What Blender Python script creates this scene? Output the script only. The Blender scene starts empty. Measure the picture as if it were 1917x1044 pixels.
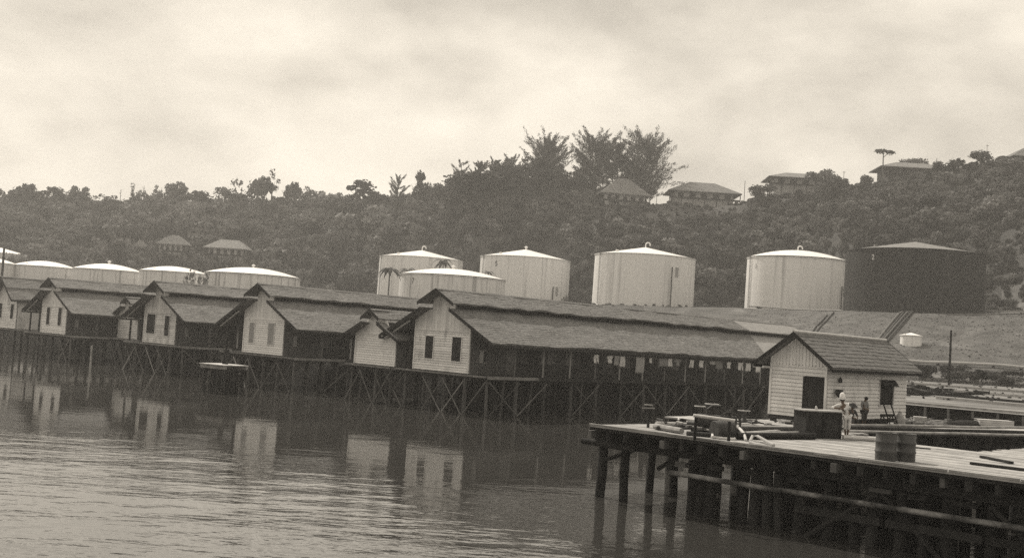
import bpy, math, random
from mathutils import Vector, Matrix, Euler, noise as mnoise
random.seed(7)
PI = math.pi
R = math.radians
scene = bpy.context.scene
COL = scene.collection

# ------------------------------------------------------------------ camera
W0, H0, FPX, HC, ROLL, EYE = 1917.0, 1044.0, 2120.0, 109.6, R(3.735), 6.6
PITCH = math.atan(HC * math.cos(ROLL) / FPX)
CAMR = Matrix.Rotation(PI / 2 + PITCH, 3, 'X') @ Matrix.Rotation(ROLL, 3, 'Z')
cd = bpy.data.cameras.new('camera'); cam = bpy.data.objects.new('camera', cd); COL.objects.link(cam)
cd.sensor_width = 36.0; cd.lens = 36.0 * FPX / W0; cd.clip_start = 0.5; cd.clip_end = 4000
cam.matrix_world = Matrix.Translation((0, 0, EYE)) @ CAMR.to_4x4()
scene.camera = cam

# ------------------------------------------------------------------ sun, sky, exposure
SUN_EL, SUN_AZ = R(48), R(-38)          # azimuth from +Y, negative = to the left
sund = Vector((math.cos(SUN_EL) * math.sin(SUN_AZ), math.cos(SUN_EL) * math.cos(SUN_AZ), math.sin(SUN_EL)))
sl = bpy.data.lights.new('sun', 'SUN'); so = bpy.data.objects.new('sun', sl); COL.objects.link(so)
sl.energy = 3.2; sl.angle = R(1.5); sl.color = (1.0, 0.93, 0.82)
so.rotation_euler = sund.to_track_quat('Z', 'Y').to_euler(); so.location = (0, 0, 200)

world = bpy.data.worlds.new('World'); scene.world = world; world.use_nodes = True
nt = world.node_tree; nt.nodes.clear()
def N(tree, typ, **kw):
    n = tree.nodes.new(typ)
    for k, v in kw.items(): setattr(n, k, v)
    return n
def math_node(tree, op, a, b=None, c=None):
    n = N(tree, 'ShaderNodeMath', operation=op)
    for i, v in enumerate((a, b, c)):
        if v is None: continue
        if hasattr(v, 'is_output'): tree.links.new(v, n.inputs[i])
        else: n.inputs[i].default_value = v
    return n.outputs[0]
out = N(nt, 'ShaderNodeOutputWorld'); bg = N(nt, 'ShaderNodeBackground')
sky = N(nt, 'ShaderNodeTexSky', sky_type='NISHITA'); sky.sun_disc = False
sky.sun_elevation = SUN_EL; sky.sun_rotation = SUN_AZ; sky.dust_density = 2.0
bw = N(nt, 'ShaderNodeRGBToBW'); nt.links.new(sky.outputs[0], bw.inputs[0])
tc = N(nt, 'ShaderNodeTexCoord'); sep = N(nt, 'ShaderNodeSeparateXYZ'); nt.links.new(tc.outputs['Generated'], sep.inputs[0])
zz = math_node(nt, 'ADD', math_node(nt, 'MAXIMUM', sep.outputs[2], 0.0), 0.42)
comb = N(nt, 'ShaderNodeCombineXYZ')
for i_ in range(3): nt.links.new(sep.outputs[i_], comb.inputs[i_])
mp = N(nt, 'ShaderNodeMapping'); mp.inputs['Location'].default_value = (3.1, 1.7, .4); mp.inputs['Rotation'].default_value = (0, R(5), 0); mp.inputs['Scale'].default_value = (1, 1, 1.9)
nt.links.new(comb.outputs[0], mp.inputs[0])
nz = N(nt, 'ShaderNodeTexNoise'); nz.inputs['Scale'].default_value = 3.6; nz.inputs['Detail'].default_value = 6; nz.inputs['Roughness'].default_value = 0.48; nz.inputs['Distortion'].default_value = 0.1
nt.links.new(mp.outputs[0], nz.inputs[0])
cr = N(nt, 'ShaderNodeMapRange'); cr.interpolation_type = 'SMOOTHSTEP'
cr.inputs[1].default_value = 0.34; cr.inputs[2].default_value = 0.66; cr.inputs[3].default_value = 2.3; cr.inputs[4].default_value = 5.1
nt.links.new(nz.outputs[0], cr.inputs[0])
nz2 = N(nt, 'ShaderNodeTexNoise'); nz2.inputs['Scale'].default_value = 9.0; nz2.inputs['Detail'].default_value = 5; nz2.inputs['Roughness'].default_value = 0.55; nz2.inputs['Distortion'].default_value = 0.15
nt.links.new(mp.outputs[0], nz2.inputs[0])
fine = math_node(nt, 'MULTIPLY', math_node(nt, 'SUBTRACT', nz2.outputs[0], 0.5), 4.0)
val = math_node(nt, 'ADD', math_node(nt, 'ADD', cr.outputs[0], fine), math_node(nt, 'MULTIPLY', math_node(nt, 'MINIMUM', bw.outputs[0], 16.0), 0.34))
tint = N(nt, 'ShaderNodeMix', data_type='RGBA', blend_type='MULTIPLY'); tint.inputs[0].default_value = 1
tint.inputs[6].default_value = (1.0, 0.915, 0.78, 1)
val = math_node(nt, 'MULTIPLY', val, math_node(nt, 'ADD', 0.90, math_node(nt, 'MULTIPLY', math_node(nt, 'MAXIMUM', sep.outputs[2], 0.0), 0.7)))
nt.links.new(val, tint.inputs[7]); nt.links.new(tint.outputs[2], bg.inputs[0])
bg.inputs[1].default_value = 0.105
nt.links.new(bg.outputs[0], out.inputs[0])
scene.view_settings.view_transform = 'Standard'; scene.view_settings.look = 'None'
scene.view_settings.exposure = 0.40; scene.view_settings.gamma = 1.0; scene.view_settings.use_curve_mapping = False
scene.render.engine = 'CYCLES'
scene.cycles.max_bounces = 6; scene.cycles.diffuse_bounces = 3; scene.cycles.glossy_bounces = 3
scene.cycles.transmission_bounces = 3; scene.cycles.transparent_max_bounces = 4; scene.cycles.volume_bounces = 0
scene.cycles.use_denoising = False
scene.cycles.caustics_reflective = False; scene.cycles.caustics_refractive = False

# ------------------------------------------------------------------ pixel -> place (surveying the photograph)
def ray(px, py):
    return CAMR @ Vector(((px - W0 / 2) / FPX, -(py - H0 / 2) / FPX, -1.0))
def pz(px, py, z):
    r = ray(px, py); k = (z - EYE) / r.z
    return Vector((r.x * k, r.y * k, z))
def pd(px, py, d):
    r = ray(px, py); k = d / r.y
    return Vector((r.x * k, d, EYE + r.z * k))
AL = R(43.3)
AX = Vector((math.sin(AL), math.cos(AL), 0)); GX = Vector((math.cos(AL), -math.sin(AL), 0))   # house length, house width

# ------------------------------------------------------------------ materials
def mat(name, c0, c1=None, scale=3.0, stretch=(1, 1, 1), rough=0.8, bump=0.0, bscale=None, spec=0.3, vary=0.0, detail=5, dirt=None, contrast=0.3, coord='Object', transl=0.0):
    m = bpy.data.materials.new(name); m.use_nodes = True; t = m.node_tree; t.nodes.clear()
    def c(v): return (v, v * 0.985, v * 0.965, 1) if not isinstance(v, tuple) else (*v, 1)
    o = N(t, 'ShaderNodeOutputMaterial'); p = N(t, 'ShaderNodeBsdfPrincipled')
    p.inputs['Roughness'].default_value = rough; p.inputs['Specular IOR Level'].default_value = spec
    mpn = N(t, 'ShaderNodeMapping'); mpn.inputs['Scale'].default_value = stretch
    gpos = N(t, 'ShaderNodeNewGeometry'); t.links.new(gpos.outputs['Position'], mpn.inputs[0])
    n1 = N(t, 'ShaderNodeTexNoise'); n1.inputs['Scale'].default_value = scale; n1.inputs['Detail'].default_value = detail; n1.inputs['Roughness'].default_value = 0.62
    t.links.new(mpn.outputs[0], n1.inputs[0])
    mr = N(t, 'ShaderNodeMapRange'); mr.inputs[1].default_value = 0.5 - contrast / 2; mr.inputs[2].default_value = 0.5 + contrast / 2
    t.links.new(n1.outputs[0], mr.inputs[0])
    mx = N(t, 'ShaderNodeMix', data_type='RGBA'); mx.inputs[6].default_value = c(c0); mx.inputs[7].default_value = c(c1 if c1 is not None else c0)
    t.links.new(mr.outputs[0], mx.inputs[0]); colour = mx.outputs[2]
    if dirt:                                    # (value, scale, stretch, threshold, amount)
        dv, ds, dst, th, am = dirt
        m2 = N(t, 'ShaderNodeMapping'); m2.inputs['Scale'].default_value = dst; t.links.new(gpos.outputs['Position'], m2.inputs[0])
        n2 = N(t, 'ShaderNodeTexNoise'); n2.inputs['Scale'].default_value = ds; n2.inputs['Detail'].default_value = 4
        t.links.new(m2.outputs[0], n2.inputs[0])
        r2 = N(t, 'ShaderNodeMapRange'); r2.inputs[1].default_value = th; r2.inputs[2].default_value = th + 0.14; r2.inputs[4].default_value = am
        t.links.new(n2.outputs[0], r2.inputs[0])
        x2 = N(t, 'ShaderNodeMix', data_type='RGBA'); t.links.new(r2.outputs[0], x2.inputs[0]); t.links.new(colour, x2.inputs[6]); x2.inputs[7].default_value = c(dv)
        colour = x2.outputs[2]
    if vary:
        oi = N(t, 'ShaderNodeObjectInfo')
        rr = N(t, 'ShaderNodeMapRange'); rr.inputs[3].default_value = 1 - vary; rr.inputs[4].default_value = 1 + vary
        t.links.new(oi.outputs['Random'], rr.inputs[0])
        hm = N(t, 'ShaderNodeMix', data_type='RGBA', blend_type='MULTIPLY'); hm.inputs[0].default_value = 1
        t.links.new(colour, hm.inputs[6]); t.links.new(rr.outputs[0], hm.inputs[7]); colour = hm.outputs[2]
    t.links.new(colour, p.inputs['Base Color'])
    if bump:
        n3 = N(t, 'ShaderNodeTexNoise'); n3.inputs['Scale'].default_value = bscale or scale * 3; n3.inputs['Detail'].default_value = 6
        t.links.new(mpn.outputs[0], n3.inputs[0])
        b = N(t, 'ShaderNodeBump'); b.inputs['Strength'].default_value = 1; b.inputs['Distance'].default_value = bump
        t.links.new(n3.outputs[0], b.inputs['Height']); t.links.new(b.outputs[0], p.inputs['Normal'])
    if transl:
        tr = N(t, 'ShaderNodeBsdfTranslucent'); t.links.new(colour, tr.inputs[0])
        ms = N(t, 'ShaderNodeMixShader'); ms.inputs[0].default_value = transl
        t.links.new(p.outputs[0], ms.inputs[1]); t.links.new(tr.outputs[0], ms.inputs[2]); t.links.new(ms.outputs[0], o.inputs[0])
    else:
        t.links.new(p.outputs[0], o.inputs[0])
    return m
M = {}
M['siding'] = mat('white_siding', 0.80, 0.70, 0.9, (1, 1, 1), 0.75, 0.004, 9, vary=0.13, dirt=(0.30, 0.9, (1, 1, 0.45), 0.55, 0.6))
M['siding_worn'] = mat('worn_siding', 0.70, 0.56, 1.1, (1, 1, 1), 0.8, 0.004, 9, vary=0.16, dirt=(0.28, 1.0, (1, 1, 0.45), 0.52, 0.65))
M['siding_fresh'] = mat('fresh_siding', 0.82, 0.74, 0.9, (1, 1, 1), 0.75, 0.004, 9, vary=0.08, dirt=(0.36, 0.8, (1, 1, 0.45), 0.6, 0.5))
M['shed_siding'] = mat('shed_siding', 0.74, 0.64, 1.2, (1, 1, 1), 0.75, 0.004, 9, vary=0.07, dirt=(0.36, 1.8, (1, 1, 0.4), 0.58, 0.5))
M['pale_trim'] = mat('pale_trim', 0.55, 0.42, 2, rough=0.8, vary=0.12)
M['grey_wood'] = mat('weathered_wood', 0.36, 0.20, 2.0, (1, 1, 1), 0.85, 0.006, 8, vary=0.22)
M['dark_wood'] = mat('dark_wood', 0.034, 0.016, 2.5, (1, 1, 0.4), 0.9, 0.008, 7, spec=0.12, vary=0.35)
M['tar_wood'] = mat('tarred_pile', 0.026, 0.012, 3.0, (1, 1, 0.3), 0.8, 0.012, 6, spec=0.15, vary=0.3, dirt=(0.07, 2.0, (1, 1, 0.5), 0.6, 0.5))
M['dark_paint'] = mat('dark_paint', 0.035, 0.022, 2, rough=0.8, spec=0.12, vary=0.15)
M['shutter_grey'] = mat('grey_shutter', 0.36, 0.28, 3, rough=0.7)
M['side_wall'] = mat('dark_wall', 0.15, 0.085, 1.2, (3, 3, 0.4), 0.85, 0.006, 8)  # dark tone for long walls and the backing behind boards
M['door_pale'] = mat('pale_door', 0.30, 0.20, 2, rough=0.75, vary=0.2)
M['roof'] = mat('shingle_roof', 0.20, 0.085, 4.5, (1, 1, 1), 0.9, 0.03, 9, detail=8, contrast=0.30, dirt=(0.09, 0.45, (1, 1, 1), 0.55, 0.5))
M['roof_pale'] = mat('pale_roofing', 0.30, 0.21, 2.5, (1, 1, 1), 0.9, 0.02, 9, detail=7)
M['roof_shed'] = mat('shed_roofing', 0.18, 0.09, 5.0, (1, 1, 1), 0.9, 0.02, 10, detail=8, contrast=0.4)
M['tank'] = mat('white_tank_paint', 0.80, 0.72, 0.9, (1, 1, 0.06), 0.55, dirt=(0.36, 1.1, (1, 1, 0.025), 0.55, 0.7), spec=0.4)
M['tank_old'] = mat('stained_tank_paint', 0.74, 0.62, 1.2, (1, 1, 0.1), 0.6, dirt=(0.24, 1.3, (1, 1, 0.04), 0.52, 0.75), spec=0.4)
M['tank_roof'] = mat('tank_roof_paint', 0.80, 0.74, 0.6, rough=0.55, dirt=(0.5, 0.7, (1, 1, 1), 0.62, 0.4))
M['tank_black'] = mat('black_tank_paint', 0.024, 0.015, 0.8, (1, 1, 0.06), 0.75, spec=0.15, dirt=(0.045, 0.8, (1, 1, 0.04), 0.55, 0.5))
M['tank_black_roof'] = mat('dark_tank_roof', 0.20, 0.14, 1.0, rough=0.75)
M['plank'] = mat('deck_plank', 0.40, 0.24, 1.6, (1, 1, 1), 0.9, 0.006, 9, vary=0.3, detail=7, contrast=0.4, dirt=(0.17, 0.9, (1, 1, 1), 0.6, 0.6))
M['iron'] = mat('rusty_iron', 0.04, 0.02, 5, rough=0.65, bump=0.004, vary=0.3)
M['pipe_pale'] = mat('pale_pipe', 0.42, 0.30, 4, rough=0.6, vary=0.2)
M['rubber'] = mat('hose_canvas', 0.38, 0.27, 9, rough=0.8)
M['rope'] = mat('rope', 0.30, 0.22, 20, rough=0.9)
M['skin'] = mat('brown_skin', (0.12, 0.085, 0.06), (0.10, 0.07, 0.05), 8, rough=0.6)
M['hair'] = mat('black_hair', 0.015, 0.01, 9, rough=0.6)
M['cloth_white'] = mat('white_cotton', 0.85, 0.76, 6, rough=0.9, vary=0.06, transl=0.35)
M['cloth_grey'] = mat('grey_cotton', 0.20, 0.14, 6, rough=0.9, vary=0.15)
M['cloth_mid'] = mat('faded_cotton', 0.48, 0.36, 6, rough=0.9, vary=0.15, transl=0.3)
M['cloth_dark'] = mat('dark_cotton', 0.06, 0.045, 6, rough=0.9, vary=0.15)
M['ground'] = mat('hill_soil', 0.055, 0.035, 0.12, rough=0.95, bump=0.25, bscale=0.8, detail=8, coord='Object')
M['grass'] = mat('rough_grass', 0.125, 0.055, 0.28, rough=0.95, bump=0.3, bscale=3.0, detail=9, contrast=0.34, dirt=(0.20, 0.16, (1, 1, 1), 0.58, 0.6))
M['sand'] = mat('pale_yard_soil', 0.23, 0.10, 0.25, (0.5, 1, 1), 0.95, 0.05, 2.0, detail=8, contrast=0.3, dirt=(0.10, 0.12, (0.4, 1, 1), 0.56, 0.8))
M['rubble'] = mat('pale_rubble', 0.30, 0.07, 1.2, rough=0.95, bump=0.1, bscale=4, detail=8, contrast=0.25)
M['stone'] = mat('rubble_stone', 0.34, 0.16, 3, rough=0.9, bump=0.03, vary=0.35)
M['mud'] = mat('river_mud', 0.02, 0.012, 0.8, rough=1.0, spec=0.0, bump=0.06, bscale=2.0, detail=6)
M['edge_grey'] = mat('grey_edge_beam', .24, .12, 2.0, rough=.9, vary=.25)
M['pile_grey'] = mat('grey_pile', 0.085, 0.04, 2.5, (1, 1, .4), .9, .008, 7, spec=.15, vary=.4)
M['post_grey'] = mat('grey_post', 0.13, 0.08, 2, rough=.85, vary=.3)
M['log'] = mat('fender_log', 0.30, 0.045, 0.7, rough=.9, bump=.01, bscale=6, contrast=.2)
M['leaf'] = mat('jungle_leaf', 0.085, 0.06, 0.5, rough=0.8, vary=0.85, transl=0.25, spec=0.15)
M['leaf_grey'] = mat('needle_foliage', 0.085, 0.06, 0.8, rough=0.8, vary=0.2, transl=0.25, spec=0.15)
M['leaf_pale'] = mat('pale_scrub_leaf', 0.17, 0.11, 0.6, rough=0.8, vary=0.4, transl=0.25, spec=0.15)
M['bark'] = mat('bark', 0.14, 0.09, 3, (1, 1, 0.3), 0.9, 0.02, 8, vary=0.2)
M['bark_pale'] = mat('pale_bark', 0.32, 0.22, 3, (1, 1, 0.3), 0.9, 0.02, 8)
M['bung_roof'] = mat('bungalow_roof', 0.17, 0.11, 1.2, rough=0.85, bump=0.03, bscale=5, vary=0.2)
M['bung_wall'] = mat('bungalow_wall', 0.48, 0.38, 1.2, rough=0.85)
M['mark_dark'] = mat('black_lettering', 0.03, 0.02, 2, rough=0.6)
M['mark_white'] = mat('white_lettering', 0.75, 0.7, 2, rough=0.6)

# ------------------------------------------------------------------ mesh helpers
class MB:
    def __init__(s): s.v = []; s.f = []
    def add(s, vs, fs):
        b = len(s.v); s.v += [tuple(p) for p in vs]; s.f += [tuple(b + i for i in q) for q in fs]
    def box(s, x0, x1, y0, y1, z0, z1):
        s.add([(x0, y0, z0), (x1, y0, z0), (x1, y1, z0), (x0, y1, z0), (x0, y0, z1), (x1, y0, z1), (x1, y1, z1), (x0, y1, z1)],
              [(3, 2, 1, 0), (4, 5, 6, 7), (0, 1, 5, 4), (1, 2, 6, 5), (2, 3, 7, 6), (3, 0, 4, 7)])
    def hexa(s, b, t):      # bottom quad, top quad
        s.add(list(b) + list(t), [(3, 2, 1, 0), (4, 5, 6, 7), (0, 1, 5, 4), (1, 2, 6, 5), (2, 3, 7, 6), (3, 0, 4, 7)])
    def beam(s, p, q, w, h, up=(0, 0, 1)):
        p = Vector(p); q = Vector(q); d = (q - p).normalized(); u = Vector(up)
        if abs(d.dot(u)) > 0.98: u = Vector((0, 1, 0))
        a = d.cross(u).normalized() * (w / 2); c = a.cross(d).normalized() * (h / 2)
        s.hexa([p - a - c, p + a - c, p + a + c, p - a + c], [q - a - c, q + a - c, q + a + c, q - a + c])
    def tube(s, pts, r, n=8, cap=True):
        pts = [Vector(p) for p in pts]; rs = r if isinstance(r, (list, tuple)) else [r] * len(pts); b = len(s.v); prev = None
        for i, p in enumerate(pts):
            d = (pts[min(i + 1, len(pts) - 1)] - pts[max(i - 1, 0)]).normalized()
            if prev is None:
                a = d.cross(Vector((0, 0, 1)) if abs(d.z) < 0.95 else Vector((1, 0, 0))).normalized()
            else: a = (prev - d * prev.dot(d)).normalized()
            prev = a; c = d.cross(a)
            for k in range(n):
                t = 2 * PI * k / n; s.v.append(tuple(p + (a * math.cos(t) + c * math.sin(t)) * rs[i]))
        for i in range(len(pts) - 1):
            for k in range(n):
                k2 = (k + 1) % n; s.f.append((b + i * n + k, b + i * n + k2, b + (i + 1) * n + k2, b + (i + 1) * n + k))
        if cap:
            s.f.append(tuple(b + k for k in reversed(range(n)))); s.f.append(tuple(b + (len(pts) - 1) * n + k for k in range(n)))
    def lathe(s, prof, n=48, c=(0, 0)):     # (r, z) list
        b = len(s.v)
        for r, z in prof:
            for k in range(n):
                t = 2 * PI * k / n; s.v.append((c[0] + r * math.cos(t), c[1] + r * math.sin(t), z))
        for i in range(len(prof) - 1):
            for k in range(n):
                k2 = (k + 1) % n; s.f.append((b + i * n + k, b + i * n + k2, b + (i + 1) * n + k2, b + (i + 1) * n + k))
    def prism(s, poly, y0, y1):             # poly in x,z ; extruded along y
        n = len(poly); b = len(s.v)
        s.v += [(x, y0, z) for x, z in poly] + [(x, y1, z) for x, z in poly]
        s.f.append(tuple(b + i for i in range(n))); s.f.append(tuple(b + n + i for i in reversed(range(n))))
        for i in range(n):
            j = (i + 1) % n; s.f.append((b + j, b + i, b + n + i, b + n + j))
    def slab(s, c00, c10, c11, c01, th, nx=1, ny=1, jit=0.0):   # top surface corners, thickness downwards
        c00, c10, c11, c01 = map(Vector, (c00, c10, c11, c01)); b = len(s.v); nn = (nx + 1) * (ny + 1)
        for lay in range(2):
            for j in range(ny + 1):
                for i in range(nx + 1):
                    u, v = i / nx, j / ny
                    p = (c00 * (1 - u) + c10 * u) * (1 - v) + (c01 * (1 - u) + c11 * u) * v
                    dz = jit * mnoise.noise(p * 0.55) if jit else 0
                    s.v.append((p.x, p.y, p.z + dz - th * lay))
        def ix(l, i, j): return b + l * nn + j * (nx + 1) + i
        for j in range(ny):
            for i in range(nx):
                s.f.append((ix(0, i, j), ix(0, i + 1, j), ix(0, i + 1, j + 1), ix(0, i, j + 1)))
                s.f.append((ix(1, i, j + 1), ix(1, i + 1, j + 1), ix(1, i + 1, j), ix(1, i, j)))
        for i in range(nx):
            s.f.append((ix(0, i + 1, 0), ix(0, i, 0), ix(1, i, 0), ix(1, i + 1, 0))); s.f.append((ix(0, i, ny), ix(0, i + 1, ny), ix(1, i + 1, ny), ix(1, i, ny)))
        for j in range(ny):
            s.f.append((ix(0, 0, j), ix(0, 0, j + 1), ix(1, 0, j + 1), ix(1, 0, j))); s.f.append((ix(0, nx, j + 1), ix(0, nx, j), ix(1, nx, j), ix(1, nx, j + 1)))
    def courses(s, c00, c10, c11, c01, row=.30, seg=.45, lift=.022, jit=.0, rag=.06):   # ragged overlapping courses laid on a slope (v runs up it)
        c00, c10, c11, c01 = map(Vector, (c00, c10, c11, c01)); L_ = (c10 - c00).length; Hs = (c01 - c00).length
        nr = max(2, int(Hs / row)); nseg = max(2, int(L_ / seg)); nrm = (c10 - c00).cross(c01 - c00).normalized()
        if nrm.z < 0: nrm = -nrm
        def P(u, v):
            p = (c00 * (1 - u) + c10 * u) * (1 - v) + (c01 * (1 - u) + c11 * u) * v
            if jit: p = p + Vector((0, 0, jit * mnoise.noise(p * .55)))
            return p
        for r in range(nr):
            for k in range(nseg):
                u0, u1 = k / nseg, (k + 1) / nseg; v0 = max(-.01, r / nr - random.uniform(0, rag) / row / nr); v1 = min(1, (r + 1.15) / nr); t0 = lift * random.uniform(.6, 1.5)
                a, b_, c, d = P(u0, v0), P(u1, v0), P(u1, v1), P(u0, v1)
                s.add([a + nrm * t0, b_ + nrm * t0, c + nrm * .006, d + nrm * .006, a - nrm * .004, b_ - nrm * .004], [(0, 1, 2, 3), (4, 5, 1, 0)])
    def mesh(s, name, m, smooth=False):
        me = bpy.data.meshes.new(name); me.from_pydata(s.v, [], s.f); me.update()
        if m is not None: me.materials.append(m)
        if smooth:
            me.polygons.foreach_set('use_smooth', [True] * len(me.polygons)); me.set_sharp_from_angle(angle=R(38))
        return me
    def build(s, name, m, parent=None, smooth=False, label=None):
        return link(name, s.mesh(name, m, smooth), parent, label)
def link(name, me, parent=None, label=None):
    o = bpy.data.objects.new(name, me); COL.objects.link(o)
    if parent is not None: o.parent = parent
    if label: o['label'] = label
    return o
def thing(name, label, cat, loc=(0, 0, 0), rz=0.0, group=None):
    o = bpy.data.objects.new(name, None); COL.objects.link(o); o.empty_display_size = 0.5
    o.location = loc; o.rotation_euler = (0, 0, rz); o['label'] = label; o['category'] = cat
    if group: o['group'] = group
    return o
def tag(o, label, cat, group=None):
    o['label'] = label; o['category'] = cat
    if group: o['group'] = group
    return o
def stuff(o): o['kind'] = 'stuff'; return o
def structure(o): o['kind'] = 'structure'; return o
def rnd(a, b): return random.uniform(a, b)
_shared = {}
def board(parent, name, m, sx, sy, sz, loc, rot=(0, 0, 0)):      # a unit box mesh per material, scaled
    key = (name, m.name)
    if key not in _shared:
        b = MB(); b.box(-.5, .5, -.5, .5, -.5, .5); _shared[key] = b.mesh(name, m)
    o = link(name, _shared[key], parent); o.location = loc; o.scale = (sx, sy, sz); o.rotation_euler = rot
    return o
def stick(parent, name, m, p, q, r0, r1=None, n=8):
    b = MB(); p = Vector(p); q = Vector(q); k = 4
    pts = [p.lerp(q, i / k) for i in range(k + 1)]; L_ = (q - p).length
    for i in range(1, k): pts[i] += Vector((rnd(-1, 1), rnd(-1, 1), 0)) * r0 * 0.12
    b.tube(pts, [r0 + (r1 if r1 is not None else r0 * 0.9) * 0 + ((r1 if r1 is not None else r0 * 0.9) - r0) * i / k for i in range(k + 1)], n)
    return b.build(name, m, parent, True)
ORD = 'first second third fourth fifth sixth seventh eighth ninth tenth eleventh twelfth thirteenth fourteenth fifteenth sixteenth seventeenth eighteenth nineteenth twentieth'.split()

# ================================================================== SETTING
# ---- water
WL = 0.33
def make_water():
    b = MB(); b.add([(-420, -60, WL), (420, -60, WL), (420, 330, WL), (-420, 330, WL)], [(0, 1, 2, 3)])
    m = bpy.data.materials.new('river_water'); m.use_nodes = True; t = m.node_tree; p = t.nodes['Principled BSDF']
    p.inputs['Base Color'].default_value = (0.04, 0.0385, 0.036, 1); p.inputs['Roughness'].default_value = 0.035
    p.inputs['IOR'].default_value = 1.85; p.inputs['Specular IOR Level'].default_value = 0.9
    tcn = N(t, 'ShaderNodeTexCoord')
    def layer(sc, st, rot, det):
        mpn = N(t, 'ShaderNodeMapping'); mpn.inputs['Scale'].default_value = st; mpn.inputs['Rotation'].default_value = (0, 0, rot)
        t.links.new(tcn.outputs['Object'], mpn.inputs[0])
        n = N(t, 'ShaderNodeTexNoise'); n.inputs['Scale'].default_value = sc; n.inputs['Detail'].default_value = det; n.inputs['Roughness'].default_value = 0.5
        t.links.new(mpn.outputs[0], n.inputs[0]); return n.outputs[0]
    small = layer(1.5, (0.6, 1.15, 1), R(12), 3); big = layer(0.33, (0.6, 1.2, 1), R(-8), 2); gust = layer(0.035, (1, 1.2, 1), 0.4, 2)
    g = N(t, 'ShaderNodeMapRange'); g.inputs[1].default_value = 0.40; g.inputs[2].default_value = 0.62; g.inputs[3].default_value = 0.35; g.inputs[4].default_value = 1.0
    t.links.new(gust, g.inputs[0])
    # the open water in front is ruffled, the water in the lee of the houses is calm
    sp = N(t, 'ShaderNodeSeparateXYZ'); t.links.new(tcn.outputs['Object'], sp.inputs[0])
    lee = N(t, 'ShaderNodeMapRange'); lee.interpolation_type = 'SMOOTHSTEP'
    lee.inputs[1].default_value = 56; lee.inputs[2].default_value = 31; lee.inputs[3].default_value = 0.17; lee.inputs[4].default_value = 1.3
    dd = math_node(t, 'ADD', math_node(t, 'MULTIPLY', sp.outputs[1], 1.0), math_node(t, 'MULTIPLY', sp.outputs[0], 0.55))
    t.links.new(dd, lee.inputs[0])
    amp = math_node(t, 'MULTIPLY', g.outputs[0], lee.outputs[0])
    h = math_node(t, 'MULTIPLY', math_node(t, 'ADD', math_node(t, 'MULTIPLY', small, 0.045), math_node(t, 'MULTIPLY', big, 0.10)), amp)
    bu = N(t, 'ShaderNodeBump'); bu.inputs['Strength'].default_value = 1; bu.inputs['Distance'].default_value = 1.0
    t.links.new(h, bu.inputs['Height']); t.links.new(bu.outputs[0], p.inputs['Normal'])
    return structure(b.build('water', m))
make_water()

# ---- terrain: stations (depth, height) along bearings
def hz(px): return H0 / 2 + HC + (px - W0 / 2) * math.tan(ROLL)
def zat(px, py, d): return pd(px, py, d).z
def shore(px):            # mud bank starts a few metres in under the houses
    r = ray(px, 600); u = r.x / r.y; o = Vector((-2.97, 90.5, 0))
    def hit(p, g): k = (u * p.y - p.x) / (g.x - u * g.y); return (p + g * k)
    a = hit(o + AX * 7.5, -GX); b = hit(o - GX * 1.5, AX)
    return min(230, max(70, a.y if (a - o).dot(GX) < -1.5 else b.y))
COLS = {}
def col(px, toe, edge, foot, ridge, ry, near=None):
    s = near if near else shore(px)
    rz_ = zat(px, ry, ridge)
    COLS[px] = [(s - 5, -1.6), (s, 0.15), (s + 5, 1.9), (s + 14, 3.0), toe, edge, (foot[0], foot[1]), (foot[0] * .6 + ridge * .4, foot[1] * .45 + rz_ * .55), (ridge, rz_), (ridge + 30, rz_ + 1), (ridge + 120, rz_ - 25), (ridge + 420, 10)]
col(-320, (262, 6), (292, 9), (345, 12), 455, 404)
col(0, (262, 7), (292, 9), (345, 12), 450, 400)
col(200, (262, 7), (292, 9), (345, 12), 450, 398)
col(420, (258, 7), (288, 9), (340, 12), 445, 398)
col(560, (258, 8), (285, 10), (340, 12), 440, 395)
col(720, (262, 10.3), (300, 15.4), (350, 16), 425, 398)
col(800, (266, 10.3), (302, 15.5), (350, 16), 400, 385)
col(900, (264, 10.3), (285, 15.5), (335, 16), 372, 341)
col(1030, (250, 9.5), (280, 15.7), (330, 16.2), 362, 340)
col(1180, (232, 8), (262, 15.9), (302, 16.4), 356, 380)
col(1300, (222, 7.6), (258, 16.2), (302, 17), 352, 383)
col(1420, (205, 7.6), (262, 17.0), (302, 18.0), 350, 378)
col(1520, (198, 7.6), (247, 16.7), (296, 17.6), 348, 366)
col(1600, (192, 7.6), (230, 16.5), (270, 17.2), 345, 350)
col(1700, (188, 7.6), (219, 16.4), (262, 17.3), 340, 338)
col(1850, (186, 7.8), (215, 16.9), (254, 19), 335, 315)
col(1960, (184, 7.8), (213, 17.2), (240, 20), 330, 305)
col(2900, (170, 8), (200, 17.5), (240, 24), 330, 290)
for px in (1520, 1600, 1700, 1850, 1960, 2900):       # flat yard behind the timber bulkhead
    c = COLS[px]; t = c[4]
    u = ray(px, 600).x / ray(px, 600).y; k = (u * 74 - 25.6) / (5.6 + u * 5.0); s = 74 - 5.0 * k + 0.35
    if px == 2900: s = 60
    c[0] = (s - .3, 3.85); c[1] = (s + 4, 4.0); c[2] = (s + 30, 4.12); c[3] = (t[0] - 11, 4.3)
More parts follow.
